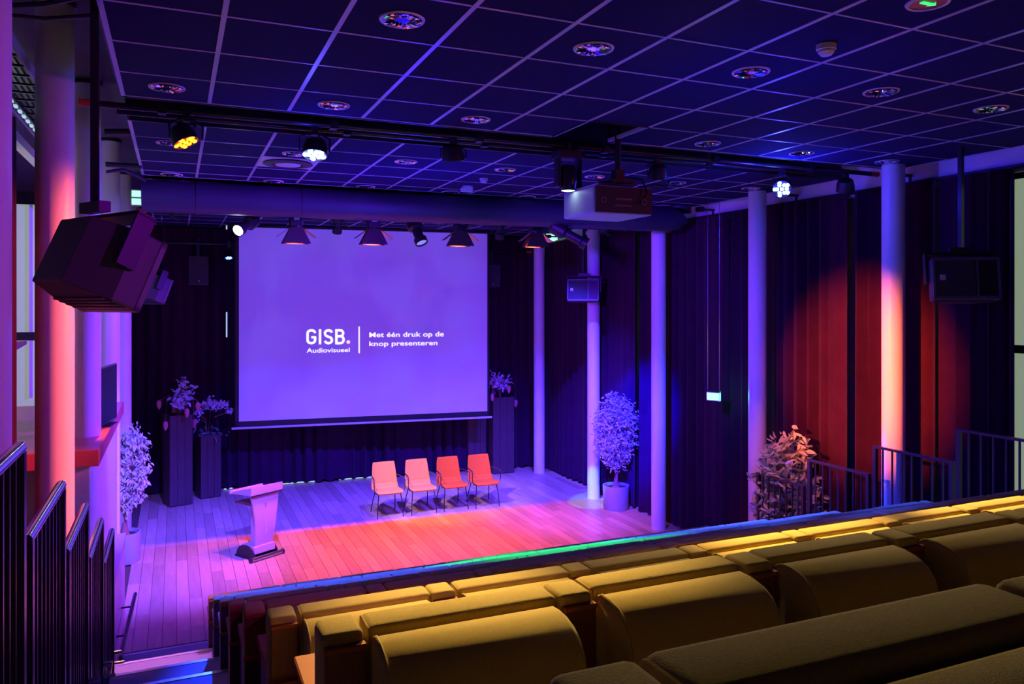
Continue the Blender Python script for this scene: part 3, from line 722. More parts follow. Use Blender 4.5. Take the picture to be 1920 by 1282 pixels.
# barndoor fresnels under the duct
for q, (u, w_) in enumerate([(555, 'leftmost'), (700, 'second from left'), (863, 'third from left'), (1004, 'rightmost')]):
    vb = [460, 463, 467, 470][q]
    p = at_Y(u, vb-33, 10.95-.042*XY(u, 10.9)); t = thing('barndoor_lamp', w_+' theatre lamp with open black barndoors, glowing orange inside', 'stage light', p, group='barndoor lamps under the duct')
    obj('housing', MB().box(-.085, .085, -.08, .08, .02, .24).box(-.06, .06, -.06, .06, .24, .27).mesh('hs', 'black', False, bevel=.01), t)
    obj('rating_label', MB().box(-.035, .035, -.084, -.081, .10, .13).mesh('rl', 'plastic', False), t)
    obj('lens_ring', MB().lathe([(.085, .0), (.085, .025), (.06, .025), (.06, 0)], 20).mesh('lr', 'black'), t)
    obj('lamp_glow', MB().lathe([(0, .02), (.055, .022)], 16).mesh('lg', 'em_tung'), t)
    zf = -.215
    def flap(a0, a1, b0, b1):     # top edge a0-a1, bottom edge b0-b1, with thickness and an inner face painted as lit
        a0, a1, b0, b1 = map(Vector, (a0, a1, b0, b1)); n = (a1-a0).cross(b0-a0).normalized()
        cen = (a0+a1+b0+b1)/4
        if n.dot(Vector((cen.x, cen.y, 0))) < 0: n = -n
        n *= .003
        mb = MB().quadprism([a0+n, a1+n, b1+n, b0+n], [a0-n, a1-n, b1-n, b0-n]); return mb
    fl_ = [((-.08, -.08, 0), (.08, -.08, 0), (-.19, -.085, zf), (.19, -.085, zf)), ((-.08, .075, 0), (.08, .075, 0), (-.19, .0945, zf), (.19, .0945, zf)),
           ((-.08, -.07, 0), (-.08, .07, 0), (-.26, -.08, zf*.62), (-.26, .08, zf*.62)), ((.08, -.07, 0), (.08, .07, 0), (.26, -.08, zf*.62), (.26, .08, zf*.62))]
    for i, fp in enumerate(fl_):
        me = flap(*fp).mesh('flap', ['barn', 'barnlit'], False)
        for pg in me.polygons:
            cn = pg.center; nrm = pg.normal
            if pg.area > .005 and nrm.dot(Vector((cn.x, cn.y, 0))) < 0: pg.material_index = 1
        obj('flap', me, t)
    obj('yoke', MB().tube([(-.11, 0, .12), (-.115, 0, .30), (0, 0, .34), (.115, 0, .30), (.11, 0, .12)], .009, 6).box(-.02, .02, -.03, .03, .33, H+1.21-p.z).mesh('y', 'black', False), t)
    tgt = p+Vector((0, .9, -4.0))
    spot('barndoor_beam', p+Vector((0, 0, -.005)), tgt, (1, .13, .03), 1100 if q else 700, 70, 1.0, .004)
# profile spots
def profile(u, v, Y, aim, label, em, L=.42, r=.075, zp=H+1.18):
    p = at_Y(u, v, Y); t = thing('profile_spot', label, 'stage light', p)
    A = aim_matrix(aim)
    obj('barrel', MB().lathe([(0, L), (.06, L), (r*1.25, L*.93), (r*1.3, L*.62), (r*.8, L*.56), (r*.8, .10), (r*1.1, .08), (r*1.1, 0), (r*.95, 0), (r*.9, .02)], 24, T=A).mesh('barrel', 'black'), t)
    obj('lens', MB().lathe([(0, .005), (r*.6, .012), (r*.92, .022)], 24, T=A).mesh('lens', em), t)
    q = A @ Vector((0, 0, L*.6)); h = zp-p.z
    obj('yoke', MB().tube([(q.x-.11, q.y, q.z), (q.x-.11, q.y, h-.1), (q.x+.11, q.y, h-.1), (q.x+.11, q.y, q.z)], .009, 6).box(q.x-.02, q.x+.02, q.y-.02, q.y+.02, h-.11, h+.02).mesh('yk', 'black', False), t)
    return t
pw = profile(446, 432, 10.8, (-.55, -.65, -.42), 'profile spot shining straight at the camera left of the screen top', 'em_white')
profile(791, 456, 10.7, (.25, -.55, -1), 'profile spot hanging between the second and third barndoor lamps', 'em_dull', r=.085)
profile(632, 436, 10.87, (.05, .6, -1), 'small dark profile spot between the left two barndoor lamps', 'em_dull', L=.3, r=.06)
profile(937, 447, 10.72, (.2, .5, -1), 'dark profile spot between the right two barndoor lamps', 'em_dull', L=.3, r=.06)
profile(1100, 458, 9.9, (.75, -.35, -.45), 'large profile spot lying slanted under the projector', 'em_dull', L=.6, r=.085)

# added unseen shuttered lamps that stop the rear wash at a straight line
for q, (xx, tx, pw_) in enumerate([(1.9, 1.6, 3800), (3.9, 4.0, 4500), (5.9, 6.2, 3800)]):
    lz = H+1.34
    yy = 11.12-.042*xx
    t = thing('added_shutter_spot', ['left', 'middle', 'right'][q]+' added shuttered lamp hidden behind the duct', 'stage light', (xx, yy, lz))
    obj('housing', MB().box(-.07, .07, -.07, .07, .01, .15).box(-.015, .015, -.19, -.1, .1, .16).mesh('h', 'black', False, bevel=.006), t)
    ye, ze = 12.80-yy, -lz
    obj('shutter', MB().quadprism([(-.3, ye*.03-.004, ze*.03), (.3, ye*.03-.004, ze*.03), (.3, -.2, ze*.03), (-.3, -.2, ze*.03)], [(-.3, ye*.03, ze*.03-.003), (.3, ye*.03, ze*.03-.003), (.3, -.2, ze*.03-.003), (-.3, -.2, ze*.03-.003)]).mesh('sh', 'black', False), t)  # plate added to block light in front of the line
    obj('side_plate', MB().box(-.3, .3, -.2, -.17, ze*.03, .0).mesh('sp', 'black', False), t)
    spot('added_rear_wash', (xx, yy, lz-.002), (tx, 13.6, -.3), WB, pw_, 74, .9, .003)

# ================================================================ CEILING FITTINGS
rf = MB()
ring = MB().lathe([(.105, -.006), (.118, -.008), (.122, 0), (.105, 0)], 32).mesh('ring', 'plastic')
nseg = 30; vs = []; fs = []
for i in range(nseg):
    a0 = 2*math.pi*i/nseg; a1 = 2*math.pi*(i+1)/nseg
    for r0, r1 in ((.104, .075), (.075, .045)):
        b = len(vs); t0, t1 = random.uniform(-.012, .0), random.uniform(-.012, .0)
        vs += [(r0*math.cos(a0), r0*math.sin(a0), -.004+t0), (r0*math.cos(a1), r0*math.sin(a1), -.004+t1), (r1*math.cos(a1), r1*math.sin(a1), -.004+t1*.3+random.uniform(-.01, 0)), (r1*math.cos(a0), r1*math.sin(a0), -.004)]
        fs += [(b, b+1, b+2), (b, b+2, b+3)]
refl = MB().add(vs, fs).mesh('refl', 'mirror', False)
bulb = MB().cyl((0, 0, -.006), (0, 0, .0), .044, 20).mesh('bulb', 'mirror')
DL = [(754, 37), (1113, 91), (1408, 135), (1652, 172), (1858, 204), (313, 164), (626, 197), (892, 224), (1327, 269), (1503, 287), (1663, 303),
      (318, 268), (552, 288), (761, 303), (947, 318), (1115, 331), (1268, 343), (1408, 353), (322, 327), (513, 340), (686, 350), (845, 360), (989, 369), (1118, 378), (1243, 386),
      (588, 407), (727, 413), (822, 418)]
dl0 = None
def wherelab(u, v):
    p = on_z(u, v, ZC)
    if p.y < 5.2: r = 'in the ceiling row nearest the camera'
    elif p.y < 7: r = 'in the ceiling row just before the slot'
    elif p.y < 8.6: r = 'in the first ceiling row past the slot'
    elif p.y < 10.2: r = 'in the ceiling row just before the duct'
    else: r = 'beyond the duct'
    return r
cnt = {}
for u, v in sorted(DL):
    r = wherelab(u, v); n = cnt.get(r, 0); cnt[r] = n+1
    p = on_z(u, v, ZC); p.z = ZC+.001
    lb = 'round unlit ceiling downlight, %s from the left %s' % (ordn[n], r)
    if dl0 is None:
        dl0 = thing('downlight', lb, 'downlight', p, group='recessed ceiling downlights')
        obj('trim_ring', ring, dl0); obj('reflector', refl, dl0, (0, 0, -.0015)); obj('lamp', bulb, dl0, (0, 0, .0))
        bpy.context.view_layer.update()
    else: copy_tree(dl0, lb, p)
for u, v, lb, s in [(1549, 88, 'white smoke detector under the nearer ceiling at right', 1), (907, 338, 'white smoke detector left of the moving head', .9), (725, 409, 'small white smoke detector beyond the duct', .9)]:
    p = on_z(u, v-4, ZC); t = thing('smoke_detector', lb, 'smoke detector', p)
    obj('base', MB().lathe([(0, 0), (.055*s, 0), (.055*s, -.03*s), (.05*s, -.033*s)], 24).mesh('b', 'plastic'), t)
    obj('sensor_head', MB().lathe([(.045*s, -.03*s), (.045*s, -.045*s), (.03*s, -.062*s), (0, -.064*s)], 24).mesh('h', 'plastic'), t)
p = on_z(877, 349, ZC); t = thing('ceiling_camera', 'small white camera under the ceiling before the duct', 'camera', p)
obj('base', MB().lathe([(0, 0), (.07, 0), (.07, -.02), (.03, -.03)], 20).mesh('b', 'plastic'), t)
obj('head', MB().box(-.09, .06, -.035, .035, -.075, -.025).mesh('h', 'plastic', False, bevel=.01), t)
p = on_z(540, 305, ZC); t = thing('air_vent', 'round air vent in a square ceiling panel behind the blue lamp', 'air vent', p)
obj('plate', MB().box(-.29, .29, -.31, .31, -.006, .0).mesh('pl', 'plastic', False), t)
obj('cone_ring', MB().lathe([(.25, -.007), (.26, -.02), (.17, -.03), (.15, -.008)], 32).mesh('cr', 'black'), t)
obj('disc', MB().lathe([(0, -.035), (.13, -.03), (.13, -.012)], 32).mesh('di', 'plastic'), t)
p = on_z(330, 397, ZC); t = thing('air_vent', 'round air vent beyond the duct at left', 'air vent', p)
obj('plate', MB().box(-.29, .29, -.31, .31, -.006, .0).mesh('pl', 'tile', False), t)
obj('cone_ring', MB().lathe([(.25, -.007), (.26, -.02), (.17, -.03), (.15, -.008)], 32).mesh('cr', 'black'), t)
p = on_z(858, 2, ZC); t = thing('ceiling_grille', 'pale square grille cut by the top edge of the picture', 'grille', (XC0+3.5*TW-.03, near_rows[3]+.17-.35, ZC))
obj('panel', MB().box(-.26, .26, -.3, .3, -.006, 0).mesh('pl', 'plastic', False), t)
obj('frame', MB().box(-.28, .28, -.32, -.3, -.01, 0).box(-.28, .28, .3, .32, -.01, 0).mesh('fr', 'bar', False), t)
p = on_z(1740, 5, ZC); t = thing('ceiling_exit_light', 'recessed ring with a green arrow light at top right', 'exit light', p)
obj('ring', MB().lathe([(.085, -.006), (.10, -.008), (.105, 0)], 28).mesh('r', 'plastic'), t)
obj('dish', MB().lathe([(0, -.002), (.088, -.003)], 28).mesh('d', 'sill'), t)
obj('arrow', MB().box(-.045, .02, -.012, .012, -.008, -.004).add([(.02, -.03, -.006), (.055, 0, -.006), (.02, .03, -.006)], [(0, 1, 2)]).mesh('a', 'em_sign2', False), t)
# hanging exit sign
Ye = YX(1338, 7.05); P_ = at_X(1338, 743, 7.05)
t = thing('exit_sign', 'green glowing exit sign hanging on two wires before the side curtain', 'exit sign', P_, D2R(-65))
obj('box', MB().box(-.10, .10, -.02, .02, -.062, .062).mesh('bx', 'plastic', False, bevel=.004), t)
obj('glow_panel', MB().box(-.092, .092, -.024, -.021, -.05, .05).mesh('gp', 'em_sign', False), t)
obj('top_cap', MB().box(-.102, .102, -.022, .022, .062, .085).mesh('tc', 'black', False), t)
for xx in (-.09, .09): obj('wire', MB().cyl((xx, 0, .08), (xx, 0, ZC-P_.z), .005, 6).mesh('w', 'steel'), t)
point('exit_glow', P_+Vector((.10, -.12, 0)), (.05, 1, .35), 4, .05)
for q, (u, v, Y, w2, h2, lb) in enumerate([(266, 371, 13.6, .16, .13, 'small green lit escape sign beside the left end of the duct'), (1040, 437, 15.1, .22, .2, 'pale green glowing window piece high right of the screen')]):  # second box stands in for a bit of cyan window
    P_ = at_Y(u, v, Y); t = thing('green_lit_box', lb, 'exit sign', P_)
    obj('box', MB().box(-w2, w2, 0, .05, -h2, h2).mesh('b', 'plastic', False), t)
    obj('glow_panel', MB().box(-w2*.9, w2*.9, -.004, -.001, -h2*.85, -h2*.1).box(-w2*.9, w2*.9, -.004, -.001, h2*.1, h2*.85).mesh('g', 'em_sign', False), t)
# light slits between the curtains
o = obj('curtain_gap_light', MB().box(7.56, 7.58, 11.66, 11.74, 2.2, 4.15).mesh('g', 'em_slit', False)); tag(o, 'thin pale slit of light between the curtains left of the ficus column', 'light slit')
for q, (v0, v1, lb) in enumerate([(585, 632, 'lower'), (412, 430, 'upper')]):
    A = at_Y(425, v0, 16.0); B = at_Y(425, v1, 16.0)
    o = obj('curtain_gap_light', MB().box(A.x-.012, A.x+.012, A.y, A.y+.01, B.z, A.z).mesh('g', 'em_slit', False)); tag(o, lb+' hairline of light in the back curtain beside the screen', 'light slit')
fls = MB()
for (u0, v0, u1, v1) in [(420, 917, 436, 915), (498, 910, 515, 908), (530, 907, 590, 902), (636, 899, 700, 894), (800, 884, 822, 881)]:
    A, B = on_z(u0, v0, .02), on_z(u1, v1, .02)
    fls.tube([A, (A+B)/2+Vector((0, .03, .0)), B], .012, 5)
o = obj('floor_gap_light', fls.mesh('g', 'em_slit')); tag(o, 'thin wavy line of light under the back curtain hem', 'light slit', kind='stuff')

# ================================================================ LOUDSPEAKERS
def speaker(X, Y, zc, yaw, pitch, label, ptop, s=1.0, polelab='', zc_off=0):
    t = thing('loudspeaker', label, 'loudspeaker', (X, Y, zc), yaw)
    R = Matrix.Rotation(pitch, 4, 'X')
    w_, h_, d_ = .30*s, .21*s, .34*s      # half width, half height, depth (front at -y)
    front = [(-w_, -.16*s, -h_), (w_, -.16*s, -h_), (w_, -.16*s, h_), (-w_, -.16*s, h_)]
    back = [(-w_*.55, .20*s, -h_*.92), (w_*.55, .20*s, -h_*.92), (w_*.55, .20*s, h_*.92), (-w_*.55, .20*s, h_*.92)]
    mid = [(-w_, -.02*s, -h_), (w_, -.02*s, -h_), (w_, -.02*s, h_), (-w_, -.02*s, h_)]
    tr = lambda L: [R @ Vector(q) for q in L]
    obj('cabinet', MB().quadprism(tr(front), tr(mid)).quadprism(tr(mid), tr(back)).mesh('cab', 'spk', False, bevel=.012, seg=2), t)
    g = MB(); n = 8
    for i in range(n):     # gently bowed grille
        x0 = -w_*.92+i*(1.2*w_/n); x1 = x0+1.2*w_/n-.0
        b0 = .02*s*(1-((x0/w_))**2); b1 = .02*s*(1-((x1/w_))**2)
        g.add(tr([(x0, -.163*s-b0, -h_*.85), (x1, -.163*s-b1, -h_*.85), (x1, -.163*s-b1, h_*.85), (x0, -.163*s-b0, h_*.85)]), [(0, 1, 2, 3)])
    obj('grille', g.mesh('g', 'grille'), t)
    obj('horn', MB().quadprism(tr([(w_*.36, -.166*s, -h_*.85), (w_*.93, -.166*s, -h_*.85), (w_*.93, -.166*s, h_*.85), (w_*.36, -.166*s, h_*.85)]),
                               tr([(w_*.5, -.10*s, -h_*.3), (w_*.75, -.10*s, -h_*.3), (w_*.75, -.10*s, h_*.3), (w_*.5, -.10*s, h_*.3)])).mesh('h', 'blackgloss', False), t)
    fr = MB()
    for (xa, xb, za, zb) in [(-w_, w_, h_*.86, h_), (-w_, w_, -h_, -h_*.86), (-w_, -w_*.93, -h_, h_), (w_*.94, w_, -h_, h_), (w_*.31, w_*.36, -h_, h_)]:
        fr.box(xa, xb, -.19*s, -.158*s, za, zb, R=R)
    obj('front_frame', fr.mesh('f', 'spkframe', False), t)
    obj('badge', MB().box(-w_*.80, -w_*.62, -.1915*s, -.186*s, -h_*.1, h_*.16, R=R).mesh('bd', 'plastic', False), t)
    rb = MB()
    for i in range(4): rb.box(-w_*.9, w_*.9, -.12*s+i*.04*s, -.105*s+i*.04*s, -h_-.006, -h_+.002, R=R)
    obj('underside_rib', rb.mesh('rb', 'spk', False), t)
    obj('bracket', MB().box(-w_-.03, -w_-.012, -.05, .05, -.02, h_+.07, R=R).box(w_+.012, w_+.03, -.05, .05, -.02, h_+.07, R=R).box(-w_-.03, w_+.03, -.05, .05, h_+.06, h_+.08, R=R).mesh('br', 'black', False), t)
    obj('carry_bar', MB().box(-.10, .10, -.03, .03, h_+.075, h_+.13).mesh('cbx', 'black', False), t)
    pt = thing('speaker_pole', polelab, 'pole', (X, Y, zc+h_+.13))
    obj('tube', MB().box(-.02, .02, -.02, .02, 0, ptop-zc-h_-.13).mesh('p', 'blackgloss', False), pt)
    obj('ceiling_plate', MB().box(-.06, .06, -.06, .06, ptop-zc-h_-.15, ptop-zc-h_-.13).mesh('pl', 'black', False), pt)
    return t
def zat(X, Y, v): return H-(v-VH)*dep(X, Y)/F
X_, Y_ = -.40, 4.55; speaker(X_+.02, Y_, zat(X_, Y_, 496), D2R(122), D2R(24), 'large dark loudspeaker hanging nearest at left before the orange column', 5.72, .92, 'thick black pole holding the nearest left loudspeaker')
X_, Y_ = -.37, YX(279, -.37); speaker(X_, Y_, zat(X_, Y_, 540), D2R(120), D2R(22), 'blue lit loudspeaker hanging far left before the back curtain', 5.2, .95, 'thin blue pole holding the far left loudspeaker')
X_, Y_ = 6.95, 5.15; speaker(X_, Y_, zat(X_, Y_, 528), D2R(-38), D2R(-10), 'dark loudspeaker hanging at right with its grille facing the stage', 5.72, .95, 'blue lit pole holding the nearest right loudspeaker')
X_, Y_ = 6.85, YX(1095, 6.85); speaker(X_, Y_, zat(X_, Y_, 546), D2R(-35), D2R(-8), 'small blue lit loudspeaker hanging beside the second right column', 5.15, .95, 'thin pole holding the far right loudspeaker')
for (u, v, Y, h_, lb) in [(373, 507, 15.9, .27, 'flat box loudspeaker on the back curtain left of the screen'), (924, 517, 15.5, .24, 'flat box loudspeaker just right of the screen')]:
    P_ = at_Y(u, v, Y); t = thing('wall_speaker', lb, 'loudspeaker', P_, D2R(8 if u < 500 else -10))
    obj('cabinet', MB().box(-.17, .17, 0, .2, -h_, h_).mesh('c', 'spk', False, bevel=.01), t)
    obj('grille', MB().box(-.155, .155, -.006, 0, -h_*.93, h_*.93).mesh('g', 'grille', False), t)
    obj('badge', MB().box(-.012, .012, -.009, -.006, -h_*.78, -h_*.7).mesh('b', 'plastic', False), t)
    obj('bracket', MB().box(-.03, .03, .1, .14, h_, h_+.35).mesh('br', 'black', False), t)

# ================================================================ STAGE FURNITURE
# lectern
A, B = on_z(470, 1056, 0), on_z(530, 1037, 0); ctr = (A+B)/2; angl = math.atan2(B.y-A.y, B.x-A.x)
L_ = thing('lectern', 'tapered white lectern with sloping top, lit pink and violet', 'lectern', (ctr.x, ctr.y, 0), angl)
hw = (B-A).length/2
obj('foot_bar', MB().cyl((-hw, 0, .035), (hw, 0, .035), .03, 16).mesh('fb', 'steel'), L_)
for xx in (-hw, hw): obj('foot_cap', MB().cyl((xx-.01, 0, .035), (xx+.01, 0, .035), .038, 16).mesh('fc', 'black'), L_)
obj('base_block', MB().box(-.17, .19, .06, .36, .075, .185).mesh('bb', 'lect', False, bevel=.012), L_)
arc = []
for i in range(9):
    a_ = math.pi*i/8; arc.append((.24+.22*math.cos(a_), .02+.17*math.sin(a_)))
obj('base_cover', MB().quadprism([(-.19, y, z) for y, z in arc], [(-.172, y, z) for y, z in arc]).quadprism([(.192, y, z) for y, z in arc], [(.21, y, z) for y, z in arc]).mesh('bc', 'black'), L_)
obj('base_plate', MB().box(-.2, .22, .03, .48, .0, .02).mesh('bp', 'black', False), L_)
n = 10; vsf = []; fsf = []
prof = []
for i in range(n+1):
    k = i/n; z = .19+.72*k; hwd = .150+.085*k-.012*math.sin(math.pi*k); y = .10-.035*math.sin(math.pi*k)-.03*k
    prof.append((z, hwd, y))
for z, hwd, y in prof:
    vsf += [(-hwd+.02, y, z), (hwd+.02, y, z), (hwd+.02, y+.03, z), (-hwd+.02, y+.03, z)]
for i in range(n):
    for q in range(4): fsf.append((4*i+q, 4*i+(q+1) % 4, 4*i+4+(q+1) % 4, 4*i+4+q))
fsf += [(3, 2, 1, 0), (4*n, 4*n+1, 4*n+2, 4*n+3)]
obj('front_panel', MB().add(vsf, fsf).mesh('fp', 'lect'), L_)
obj('groove', MB().box(.016, .024, .052, .072, .42, .78).mesh('gr', 'black', False), L_)
obj('light_groove', MB().box(.016, .024, .048, .058, .34, .56).mesh('gr2', 'plastic', False), L_)
obj('column_back', MB().box(-.06, .10, .1, .30, .15, .93).mesh('cb', 'lect', False, bevel=.01), L_)
obj('top_tray', MB().quadprism([(-.25, .02, .93), (.29, .02, .93), (.27, .50, .90), (-.25, .50, .90)], [(-.25, .02, 1.045), (.29, .02, 1.045), (.27, .50, .925), (-.25, .50, .925)]).mesh('tt', 'lect', False, bevel=.006), L_)
obj('trim_line', MB().box(-.25, .29, .012, .03, .918, .93).mesh('tl', 'black', False), L_)
obj('reading_lip', MB().box(-.27, .29, .48, .52, .90, .95).mesh('rl', 'lect', False, bevel=.005), L_)
obj('shelf', MB().box(-.22, .25, .08, .45, .78, .795).mesh('sh', 'wood', False), L_)

# chairs
def chair_shell(m):
    prof = [(-.02, .405), (.0, .425), (.12, .43), (.25, .415), (.36, .415), (.42, .44), (.455, .50), (.475, .60), (.495, .70), (.515, .80), (.525, .855), (.53, .862)]
    # resample with ribs
    pts = []
    for i in range(len(prof)-1):
        for q in range(5):
            t_ = q/5; pts.append((prof[i][0]*(1-t_)+prof[i+1][0]*t_, prof[i][1]*(1-t_)+prof[i+1][1]*t_))
    pts.append(prof[-1]); nx = 12; vs = []; fs = []; N = len(pts)
    for side in (0, 1):
        for i, (y, z) in enumerate(pts):
            k = i/(N-1); tx, tz = (pts[min(i+1, N-1)][0]-pts[max(i-1, 0)][0], pts[min(i+1, N-1)][1]-pts[max(i-1, 0)][1])
            l = math.hypot(tx, tz); nyy, nz = -tz/l, tx/l
            rib = .004*abs(math.sin(i*1.25)) if k > .15 else .004
            th = (.016+rib) if side == 0 else -.012
            hw_ = .235-(.055*max(0, (k-.5)/.5))-(.03*max(0, 1-k*8))
            for j in range(nx+1):
                xx = -hw_+2*hw_*j/nx; e = abs(2*j/nx-1)
                cup = .045*e**2.5*(1 if k > .4 else .4); tth = th*(1-.5*e**6)
                dip = -.018*(1-e*e)*max(0, (k-.9)/.1)
                vs.append((xx, y+nyy*(tth)-cup*(k > .45)*.8, z+nz*tth+(cup*.5 if k < .45 else 0)+dip))
    W1 = nx+1
    for side in (0, 1):
        o = side*N*W1
        for i in range(N-1):
            for j in range(nx):
                q = (o+i*W1+j, o+i*W1+j+1, o+(i+1)*W1+j+1, o+(i+1)*W1+j); fs.append(q if side == 0 else q[::-1])
    o = N*W1
    for i in range(N-1):
        fs.append((i*W1, (i+1)*W1, o+(i+1)*W1, o+i*W1)); fs.append((i*W1+nx, o+i*W1+nx, o+(i+1)*W1+nx, (i+1)*W1+nx))
    for j in range(nx):
        fs.append((j, o+j, o+j+1, j+1)); e_ = (N-1)*W1; fs.append((e_+j, e_+j+1, o+e_+j+1, o+e_+j))
    me = MB().add(vs, fs).mesh('shell', m); me.shade_smooth(); return me
leg_f = lambda s: MB().tube([(s*.19, .06, .40), (s*.215, .02, .2), (s*.225, .0, .0)], .0085, 8)
leg_b = lambda s: MB().tube([(s*.17, .38, .40), (s*.20, .45, .2), (s*.215, .52, .0)], .0085, 8)
def arm_(s): return MB().tube([(s*.19, .06, .40), (s*.245, .06, .42), (s*.268, .055, .48), (s*.272, .05, .62), (s*.262, .07, .645), (s*.25, .2, .65), (s*.22, .44, .64), (s*.19, .47, .60)], .0085, 8)
def chair(loc, rz, label, m):
    t = thing('armchair', label, 'chair', loc, rz, group='orange chairs on the stage')
    obj('shell', chair_shell(m), t)
    for s in (-1, 1):
        obj('leg', leg_f(s).mesh('leg', 'railblack'), t); obj('leg', leg_b(s).mesh('leg', 'railblack'), t)
        obj('armrest', arm_(s).mesh('arm', 'railblack'), t)
    obj('seat_frame', MB().tube([(-.19, .06, .40), (.19, .06, .40), (.17, .38, .40), (-.17, .38, .40), (-.19, .06, .40)], .008, 6).mesh('sf', 'railblack'), t)
    return t
ch = [((709, 973.3), (755.4, 968), 'whitelitfab', 'first stage chair from the lectern, orange shell tinted palest as white lit, with a curved shadow on its back'), ((773.4, 966.4), (817.5, 961.3), 'whitelitfab', 'second stage chair from the lectern, orange ribbed shell tinted pale as white lit'),
      ((834, 959.7), (877, 954.6), 'orangefab', 'third stage chair from the lectern, deeper orange ribbed shell'), ((893.7, 953.7), (935, 949.2), 'orangefab', 'fourth and last stage chair, reddest shell, next to the flower boxes')]
for (a_, b_, m, lb) in ch:
    A, B = on_z(*a_, 0), on_z(*b_, 0); c = (A+B)/2; chair((c.x, c.y, 0), math.atan2(B.y-A.y, B.x-A.x)*.5, lb, m)

# ================================================================ PLANTS
def leaves(mb, c, size, dirv=None, droop=0, wide=.4):
    c = Vector(c); d = Vector(dirv) if dirv else Vector((random.gauss(0, 1), random.gauss(0, 1), random.gauss(0, .7)))
    d.normalize(); d = (d+Vector((0, 0, -droop))).normalized()
    s = d.cross(Vector((random.gauss(0, 1), random.gauss(0, 1), random.gauss(0, 1)))).normalized()
    n = s.cross(d)*size*.12; L = size; W_ = size*wide
    p = [c, c+d*L*.35+s*W_*.5+n, c+d*L*.7+s*W_*.4+n, c+d*L, c+d*L*.7-s*W_*.4+n, c+d*L*.35-s*W_*.5+n, c+d*L*.5-n*.3]
    mb.add(p, [(0, 6, 1), (1, 6, 2), (2, 6, 3), (3, 6, 4), (4, 6, 5), (5, 6, 0)])
def pot(t, r, h, m='pot'):
    obj('pot', MB().lathe([(0, 0), (r*.93, 0), (r*.95, .01), (r, h-.01), (r, h), (r-.02, h), (r-.022, h-.05), (0, h-.05)], 36).mesh('pot', m), t)
    obj('soil', MB().lathe([(0, h-.045), (r-.024, h-.048)], 20).mesh('soil', 'soil'), t)
def ficus(loc, r, h, base, top, rad, nl, ls, label, leafm='leaf', droop=.2, trunk=True, ell=1.0, namex='potted_ficus'):
    t = thing(namex, label, 'potted plant', loc); pot(t, r, h)
    tr = MB(); br = []
    for q in range(3):
        a_ = q*2.1; x0, y0 = .03*math.cos(a_), .03*math.sin(a_)
        pts = [(x0, y0, h-.08), (x0*.6+.02*math.sin(q), y0*.6, h+.2*(base-h)+.1), (x0*-1.2, y0*-1.2, base), (x0*2.5, y0*2.5, base+.45*(top-base)), (x0*4, y0*4, base+.8*(top-base))]
        tr.tube(pts, .018, 7)
    tr.lathe([(.075, h-.05), (.06, h-.01), (.04, h+.05), (.03, h+.12)], 10)
    for q in range(22):
        z0 = base+random.random()*.75*(top-base); a_ = random.random()*6.28; L = rad*random.uniform(.5, .85)
        e = (L*math.cos(a_), L*math.sin(a_), z0+.12+.15*random.random()); br.append(e)
        tr.tube([(0, 0, z0), (e[0]*.5, e[1]*.5, z0+.1), e], .005, 4)
    obj('trunk', tr.mesh('trunk', 'bark'), t)
    lv = MB(); zc = (base+top)/2; hh = (top-base)/2
    clus = []
    for q in range(nl//14):
        while True:
            x, y, z = [random.uniform(-1, 1) for _ in range(3)]
            rr_ = x*x+y*y+z*z
            if .25 < rr_ < 1: break
        clus.append((x*rad, y*rad, zc+z*hh))
    for cx_, cy_, cz_ in clus:
        for _ in range(14):
            leaves(lv, (cx_+random.gauss(0, .045), cy_+random.gauss(0, .045), cz_+random.gauss(0, .05)), ls*random.uniform(.7, 1.2), droop=droop)
    o = obj('foliage', lv.mesh('fol', leafm, False), t); o['kind'] = 'stuff'
    return t
P1 = on_z(1165, 955, 0)
ficus((P1.x-.05, P1.y+.1, 0), .235, .42, .72, 2.05, .36, 3600, .075, 'bushy ficus in a round grey pot before the blue side curtain')
P2 = on_z(237, 1058, 0)
t = ficus((P2.x-.03, P2.y+.15, 0), .21, .42, .75, 1.95, .30, 2300, .085, 'weeping ficus in a round pot beside the left columns', droop=1.1)
P3 = at_X(1482, 900, 7.12); 
ficus((7.06, P3.y, 0), .22, .45, .75, 2.0, .36, 1500, .12, 'bushy orange lit plant behind the right stair railing', droop=0, namex='potted_shrub')

def planter(loc, w_, h_, rz, label):
    t = thing('planter_box', label, 'planter', loc, rz)
    n = 4
    for sx_, sy_, r_z in ((0, -1, 0), (1, 0, math.pi/2), (0, 1, math.pi), (-1, 0, -math.pi/2)):
        for i in range(3):
            a0 = -w_+2*w_*i/3+.002; a1 = -w_+2*w_*(i+1)/3-.002
            obj('board', MB().box(a0, a1, -w_, -w_+.02, .015, h_).mesh('bd', 'planter', False, bevel=.002, seg=1), t, rotz=r_z)
    obj('rim', MB().box(-w_-.008, w_+.008, -w_-.008, -w_+.03, h_, h_+.015).box(-w_-.008, w_+.008, w_-.03, w_+.008, h_, h_+.015).box(-w_-.008, -w_+.03, -w_, w_, h_, h_+.015).box(w_-.03, w_+.008, -w_, w_, h_, h_+.015).mesh('rim', 'planter', False), t)
    obj('soil', MB().box(-w_+.02, w_-.02, -w_+.02, w_-.02, 0, h_-.05).mesh('s', 'soil', False), t)
    return t
